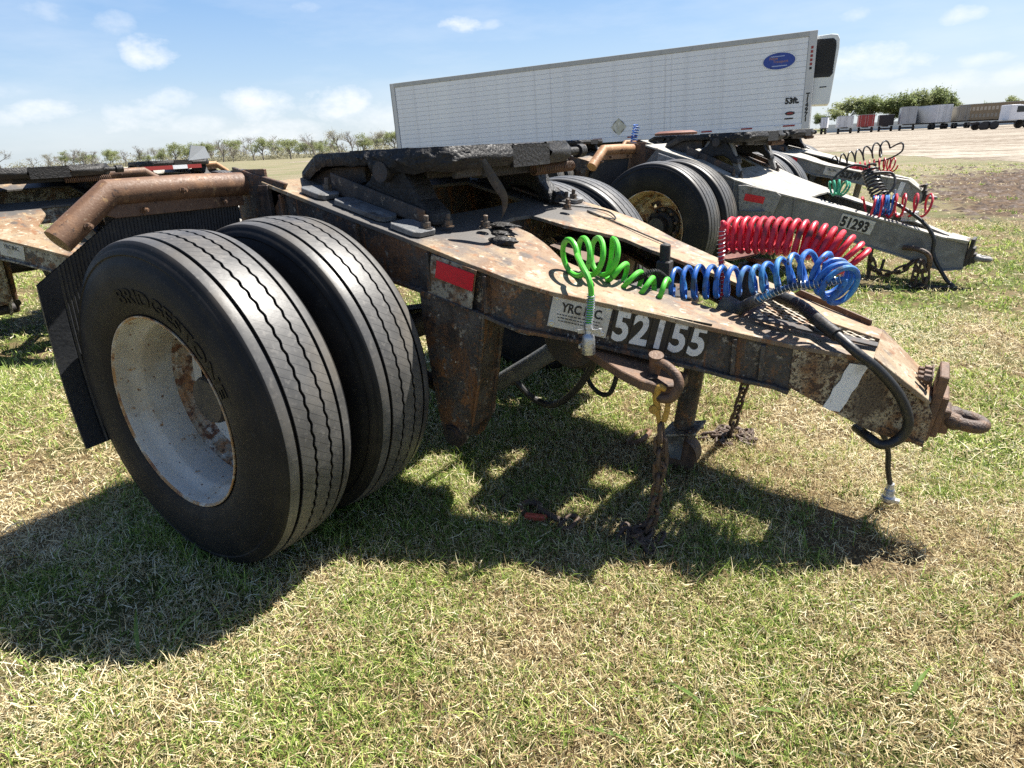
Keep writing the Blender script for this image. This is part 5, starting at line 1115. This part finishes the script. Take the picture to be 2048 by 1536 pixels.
# ================================================================== ground
def ground_material():
    M_ = bpy.data.materials.new('meadow_soil'); M_.use_nodes = True; t = M_.node_tree; N = t.nodes.new; Lk = t.links.new; bs = t.nodes['Principled BSDF']; bs.inputs['Roughness'].default_value = .9; bs.inputs['Specular IOR Level'].default_value = .15
    co = N('ShaderNodeTexCoord')
    def nz(sc, det=8, st=(1, 1, 1), rough=.65):
        mp = N('ShaderNodeMapping'); mp.inputs['Scale'].default_value = st; Lk(co.outputs['Object'], mp.inputs[0]); n = N('ShaderNodeTexNoise'); n.inputs['Scale'].default_value = sc; n.inputs['Detail'].default_value = det; n.inputs['Roughness'].default_value = rough; Lk(mp.outputs[0], n.inputs['Vector']); return n.outputs['Fac']
    def mr(s, lo, hi):
        r = N('ShaderNodeMapRange'); r.interpolation_type = 'SMOOTHSTEP'; r.inputs[1].default_value = lo; r.inputs[2].default_value = hi; Lk(s, r.inputs[0]); return r.outputs[0]
    def mix(f, a, b):
        x = N('ShaderNodeMix'); x.data_type = 'RGBA'; Lk(f, x.inputs[0])
        for i, c in ((6, a), (7, b)):
            if isinstance(c, tuple): x.inputs[i].default_value = (*c, 1)
            else: Lk(c, x.inputs[i])
        return x.outputs[2]
    straw = mix(mr(nz(190, 4), .35, .65), (.045, .03, .017), (.28, .21, .11))
    green = mix(mr(nz(120, 4), .35, .65), (.025, .034, .009), (.13, .15, .04))
    c = mix(mr(nz(.9, 8), .46, .60), straw, green)
    c = mix(mr(nz(.33, 6), .58, .68), c, (.17, .115, .07))
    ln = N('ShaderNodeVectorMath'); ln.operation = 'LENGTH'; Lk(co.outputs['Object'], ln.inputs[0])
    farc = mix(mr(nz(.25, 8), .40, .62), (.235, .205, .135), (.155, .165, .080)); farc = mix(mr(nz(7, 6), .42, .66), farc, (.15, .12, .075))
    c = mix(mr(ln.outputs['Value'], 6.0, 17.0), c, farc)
    # churned mud beyond the dollies
    sp = N('ShaderNodeSeparateXYZ'); Lk(co.outputs['Object'], sp.inputs[0])
    def m2(op, a, b):
        n = N('ShaderNodeMath'); n.operation = op
        for i, v in enumerate((a, b)):
            if isinstance(v, (int, float)): n.inputs[i].default_value = v
            else: Lk(v, n.inputs[i])
        return n.outputs[0]
    ex = m2('DIVIDE', m2('SUBTRACT', sp.outputs[0], 4.3), 3.6); ey = m2('DIVIDE', m2('SUBTRACT', sp.outputs[1], 14.5), 7.5)
    q = m2('ADD', m2('ADD', m2('MULTIPLY', ex, ex), m2('MULTIPLY', ey, ey)), m2('MULTIPLY', nz(1.4, 8), 2.1))
    inv = m2('SUBTRACT', 2.0, q)
    mudc = mix(mr(nz(9, 8), .4, .62), (.040, .025, .016), (.15, .10, .06))
    c = mix(mr(inv, .15, .55), c, mudc)
    Lk(c, bs.inputs['Base Color'])
    bp = N('ShaderNodeBump'); bp.inputs['Strength'].default_value = .8; bp.inputs['Distance'].default_value = .03; Lk(nz(60, 8), bp.inputs['Height']); Lk(bp.outputs[0], bs.inputs['Normal'])
    MATS['meadow_soil'] = M_
ground_material()
b = MB(); S_ = 3000; b.add([(-S_, -S_, 0), (S_, -S_, 0), (S_, S_, 0), (-S_, S_, 0)], [(0, 1, 2, 3)]); struct(b.build('ground', 'meadow_soil'))
mat('gravel', (.27, .235, .185), [((.15, .115, .08), .16, .47, .58, (.22, 1.0, 1)), ((.36, .32, .26), .5, .50, .62, (.2, 1.0, 1)), ((.12, .09, .06), 1.3, .53, .60, (.12, .8, 1)), ((.40, .36, .30), 5, .52, .62, (.4, 1, 1)), ((.10, .078, .055), 7, .56, .62, (.3, 1, 1)), ((.12, .09, .065), 55, .56, .66)], rough=.9, bump=.6, bscale=12, spec=.15)
edge = [(-90, 70), (-20, 44), (-8, 41), (-2.7, 37), (.5, 30), (2, 26.5), (4, 23.5), (8, 19), (20, 12), (60, 0)]
E2 = []
for (xa, ya), (xb_, yb_) in zip(edge[:-1], edge[1:]):
    for k in range(14): f = k/14; x = xa+(xb_-xa)*f; y = ya+(yb_-ya)*f; E2.append((x, y+mnoise.noise(Vector((x*.9, y*.9, 0)))*1.2+mnoise.noise(Vector((x*3, y*3, 4)))*.5, .004))
b = MB(); b.add(E2+[(60, 0, .004), (110, 150, .004), (70, 190, .004), (-40, 190, .004), (-100, 120, .004)], [tuple(range(len(E2)+5))]); struct(b.build('gravel_yard', 'gravel'))
def yard_y(x): return np.interp(x, [p[0] for p in edge], [p[1] for p in edge])

# ------------------------------------------------------------------ grass
G = np.random.default_rng(21)
def vnoise(x, y, sc, seed):
    x = x*sc; y = y*sc; xi = np.floor(x).astype(int); yi = np.floor(y).astype(int); fx = x-xi; fy = y-yi; fx = fx*fx*(3-2*fx); fy = fy*fy*(3-2*fy)
    def h(a, b): v = np.sin(a*127.1+b*311.7+seed*74.7)*43758.5453; return v-np.floor(v)
    return (h(xi, yi)*(1-fx)+h(xi+1, yi)*fx)*(1-fy)+(h(xi, yi+1)*(1-fx)+h(xi+1, yi+1)*fx)*fy
def greenness(x, y): return .5+1.7*(.45*vnoise(x, y, .9, 1)+.33*vnoise(x, y, 2.9, 2)+.22*vnoise(x, y, 8, 3)-.5)
def mudness(x, y): return 2.0-(((x-4.3)/3.6)**2+((y-14.5)/7.5)**2+2.1*(.6*vnoise(x, y, 1.4, 6)+.4*vnoise(x, y, 4, 7)))
CX, CY = 1.778, -.963
def sector(n, r0_, r1_):
    r_ = np.sqrt(G.uniform(r0_**2, r1_**2, n)); a = yaw+G.uniform(-R(58), R(58), n); return CX+r_*np.sin(a), CY+r_*np.cos(a)
def blades(name, m_, P, label, cat):
    x, y, L, w, az_b, tl, cv, tone, z0 = P; n = len(x)
    d = np.stack([np.cos(az_b), np.sin(az_b)], 1); s_ = np.stack([-np.sin(az_b), np.cos(az_b)], 1)*w[:, None]/2
    V = np.zeros((n, 5, 3), np.float32)
    def pt(f, t): return np.stack([x+d[:, 0]*L*f*np.cos(t), y+d[:, 1]*L*f*np.cos(t), z0+L*f*np.sin(t)], 1)
    p0 = pt(0, tl); p1 = pt(.5, tl); p2 = p1+np.stack([d[:, 0]*L*.5*np.cos(tl-cv), d[:, 1]*L*.5*np.cos(tl-cv), L*.5*np.sin(tl-cv)], 1); p2[:, 2] = np.maximum(p2[:, 2], .002)
    S3 = np.concatenate([s_, G.normal(0, .35, (n, 1))*w[:, None]], 1)
    V[:, 0] = p0-S3; V[:, 1] = p0+S3; V[:, 2] = p1+S3*.85; V[:, 3] = p1-S3*.85; V[:, 4] = p2
    me = bpy.data.meshes.new(name); me.vertices.add(n*5); me.vertices.foreach_set('co', V.reshape(-1))
    base = np.arange(n)[:, None]*5; lp = np.concatenate([base+np.array([0, 1, 2, 3]), base+np.array([3, 2, 4])], 1).reshape(-1)
    me.loops.add(n*7); me.loops.foreach_set('vertex_index', lp.astype(np.int32)); me.polygons.add(n*2)
    st = np.stack([np.arange(n)*7, np.arange(n)*7+4], 1).reshape(-1); me.polygons.foreach_set('loop_start', st.astype(np.int32))
    me.update(); me.validate()
    a = me.attributes.new('tone', 'FLOAT', 'POINT'); a.data.foreach_set('value', np.repeat(tone, 5).astype(np.float32))
    o = link(name, me, m_); o['kind'] = 'stuff'; tag(o, label, cat); return o
def straw_set():
    out = []
    for n, r0_, r1_, ls, ws in ((190000, .15, 2.6, 1, 1), (165000, 2.6, 5, 1.15, 1.6), (90000, 5, 10, 1.4, 2.8), (50000, 10, 24, 1.7, 5.5)):
        x, y = sector(n, r0_, r1_); g = greenness(x, y); keep = (y < yard_y(x)-1.0+G.normal(0, 1.2, n)) & (mudness(x, y) < .35+G.uniform(-.3, .35, n)) & (vnoise(x, y, 2.2, 12)*.6+vnoise(x, y, 6, 13)*.4 > .30+G.uniform(-.10, .06, n)) | (G.random(n) < .38) & (mudness(x, y) < .3) & (y < yard_y(x)-1.0)
        keep &= G.random(n) > np.clip((g-.45)*1.7, 0, .70)
        x, y, g = x[keep], y[keep], g[keep]; n = len(x)
        L = G.gamma(2.6, .0068, n)*ls+.007; w = G.uniform(.0010, .0024, n)*ws; az_b = G.uniform(0, 6.283, n)
        tl = np.abs(G.normal(.38, .46, n)); cv = G.normal(.15, .4, n); tone = np.clip(G.beta(2.2, 1.7, n)-.45*(.6*vnoise(x, y, 1.1, 15)+.4*vnoise(x, y, 4.5, 16)-.5), 0, 1); z0 = G.uniform(.0, .020, n)*ls
        out.append((x, y, L, w, az_b, tl, cv, tone, z0))
    return [np.concatenate(c) for c in zip(*out)]
def green_set():
    out = []
    for n, r0_, r1_, ls, ws in ((165000, .15, 2.6, 1, 1), (145000, 2.6, 5, 1.1, 1.6), (85000, 5, 10, 1.3, 2.8), (50000, 10, 24, 1.5, 5.5)):
        nt_ = n//9; x, y = sector(nt_, r0_, r1_); g = greenness(x, y); keep = (g+G.normal(0, .14, nt_) > .36) & (y < yard_y(x)-1) & (mudness(x, y) < .1+G.uniform(-.2, .3, nt_)); x, y, g = x[keep], y[keep], g[keep]
        k = 11; n2 = len(x)*k; x = np.repeat(x, k)+G.normal(0, .018*ls, n2); y = np.repeat(y, k)+G.normal(0, .018*ls, n2); g = np.repeat(g, k)
        L = (G.gamma(3.2, .0078, n2)+.006)*ls; w = G.uniform(.0012, .0028, n2)*ws; az_b = G.uniform(0, 6.283, n2); tl = np.clip(G.normal(.85, .32, n2), .15, 1.5); cv = G.normal(.55, .3, n2); tone = np.clip(G.beta(1.6, 1.5, n2)+.15*(vnoise(x, y, .7, 31)-.5), 0, 1)
        out.append((x, y, L, w, az_b, tl, cv, tone, np.zeros(n2)))
    x = G.uniform(-.34, .36, 150); y = np.where(G.random(150) < .5, G.choice([-.16, .17, .49], 150)+G.normal(0, .02, 150), G.uniform(-.16, .5, 150)); x = np.where(np.abs(y-.17) > .3, x, np.sign(x)*np.maximum(np.abs(x), .16)); k = 7; n2 = len(x)*k
    out.append((np.repeat(x, k)+G.normal(0, .012, n2), np.repeat(y, k)+G.normal(0, .012, n2), G.uniform(.03, .10, n2), G.uniform(.0016, .0034, n2), G.uniform(0, 6.283, n2), np.clip(G.normal(1.05, .25, n2), .3, 1.5), G.normal(.5, .3, n2), np.clip(G.normal(.45, .2, n2), 0, 1), np.zeros(n2)))
    for nt_, r0_, r1_, ws in ((900, .2, 3.0, 1), (1700, 3.0, 7, 1.5), (1500, 7, 16, 2.6)):
        x, y = sector(nt_, r0_, r1_); keep = (y < yard_y(x)-1) & (mudness(x, y) < .1) & (vnoise(x, y, 1.1, 44)+G.normal(0, .1, nt_) > .42); x, y = x[keep], y[keep]; k = 9; n2 = len(x)*k
        x = np.repeat(x, k)+G.normal(0, .012, n2); y = np.repeat(y, k)+G.normal(0, .012, n2)
        out.append((x, y, G.uniform(.03, .085, n2), G.uniform(.0016, .0036, n2)*ws, G.uniform(0, 6.283, n2), np.clip(G.normal(1.0, .28, n2), .3, 1.5), G.normal(.6, .3, n2), np.clip(G.normal(.42, .2, n2), 0, 1), np.zeros(n2)))
    return [np.concatenate(c) for c in zip(*out)]
blades('dry_grass', 'straw', straw_set(), 'dry straw-coloured grass matted over the ground', 'grass')
blades('green_grass', 'green_blade', green_set(), 'short green grass growing through the straw', 'grass')
# clods of churned mud
b = MB(); rm = random.Random(6)
for i in range(2600):
    x = rm.gauss(4.0, 2.1); y = rm.gauss(14.5, 4.5)
    if mudness(np.array([x]), np.array([y]))[0] < .25 or y > yard_y(x)-.5: continue
    s_ = rm.uniform(.02, .10); vs = []
    for p in ((1, 0, 0), (0, 1, 0), (-1, 0, 0), (0, -1, 0), (.1, .1, .8), (0, 0, -.4)): vs.append((x+p[0]*s_*rm.uniform(.5, 1.4), y+p[1]*s_*rm.uniform(.5, 1.4), max(p[2], -.2)*s_*rm.uniform(.25, .8)))
    b.add(vs, [(0, 1, 4), (1, 2, 4), (2, 3, 4), (3, 0, 4), (1, 0, 5), (2, 1, 5), (3, 2, 5), (0, 3, 5)])
o = b.build('mud_clods', 'mud'); o['kind'] = 'stuff'; tag(o, 'clods of dark churned mud beyond the grey dollies', 'mud')

# broad single leaves standing in the lawn
wl2 = [(.145, -.515, 8.0, .11, .42), (.25, -.47, 2.6, .12, 1.0), (.29, -.41, 1.3, .10, 1.2), (.02, -.20, 2.3, .11, .8), (1.55, .10, 2.9, .11, .55), (1.60, .15, .3, .08, .6), (1.43, -.05, 3.3, .12, .35), (1.56, .02, .1, .10, .4), (.43, .30, .4, .09, .9), (1.9, .35, 1.2, .09, .9), (2.15, .9, 4.2, .09, .7)]
wd = empty('broadleaf_weed', (.145, -.515, 0)); 
for i, (x, y, a, L_, t_) in enumerate(wl2):
    L_ *= 1.25
    b = MB(); vs = []
    for k in range(9):
        f = k/8; w_ = .0050*math.sin(math.pi*min(.98, .12+f*.88))**.8; tt = t_-f*1.1; px_ = sum(L_/8*math.cos(t_-q/8*1.1) for q in range(k)); pz_ = max(.004, sum(L_/8*math.sin(t_-q/8*1.1) for q in range(k)))
        for sg in (-1, 0, 1): vs.append((px_*math.cos(a)-sg*w_*math.sin(a), px_*math.sin(a)+sg*w_*math.cos(a), pz_+(.002 if sg else 0)))
    fs = [(k*3+j, k*3+j+1, (k+1)*3+j+1, (k+1)*3+j) for k in range(8) for j in (0, 1)]
    b.add(vs, fs, True); o = b.build('grass_leaf', 'weed_leaf'); o.location = (x, y, 0); tag(o, 'long broad green grass leaf, %s of those standing out of the lawn' % ORD[i], 'leaf', 'broad grass leaves')
bpy.data.objects.remove(wd)
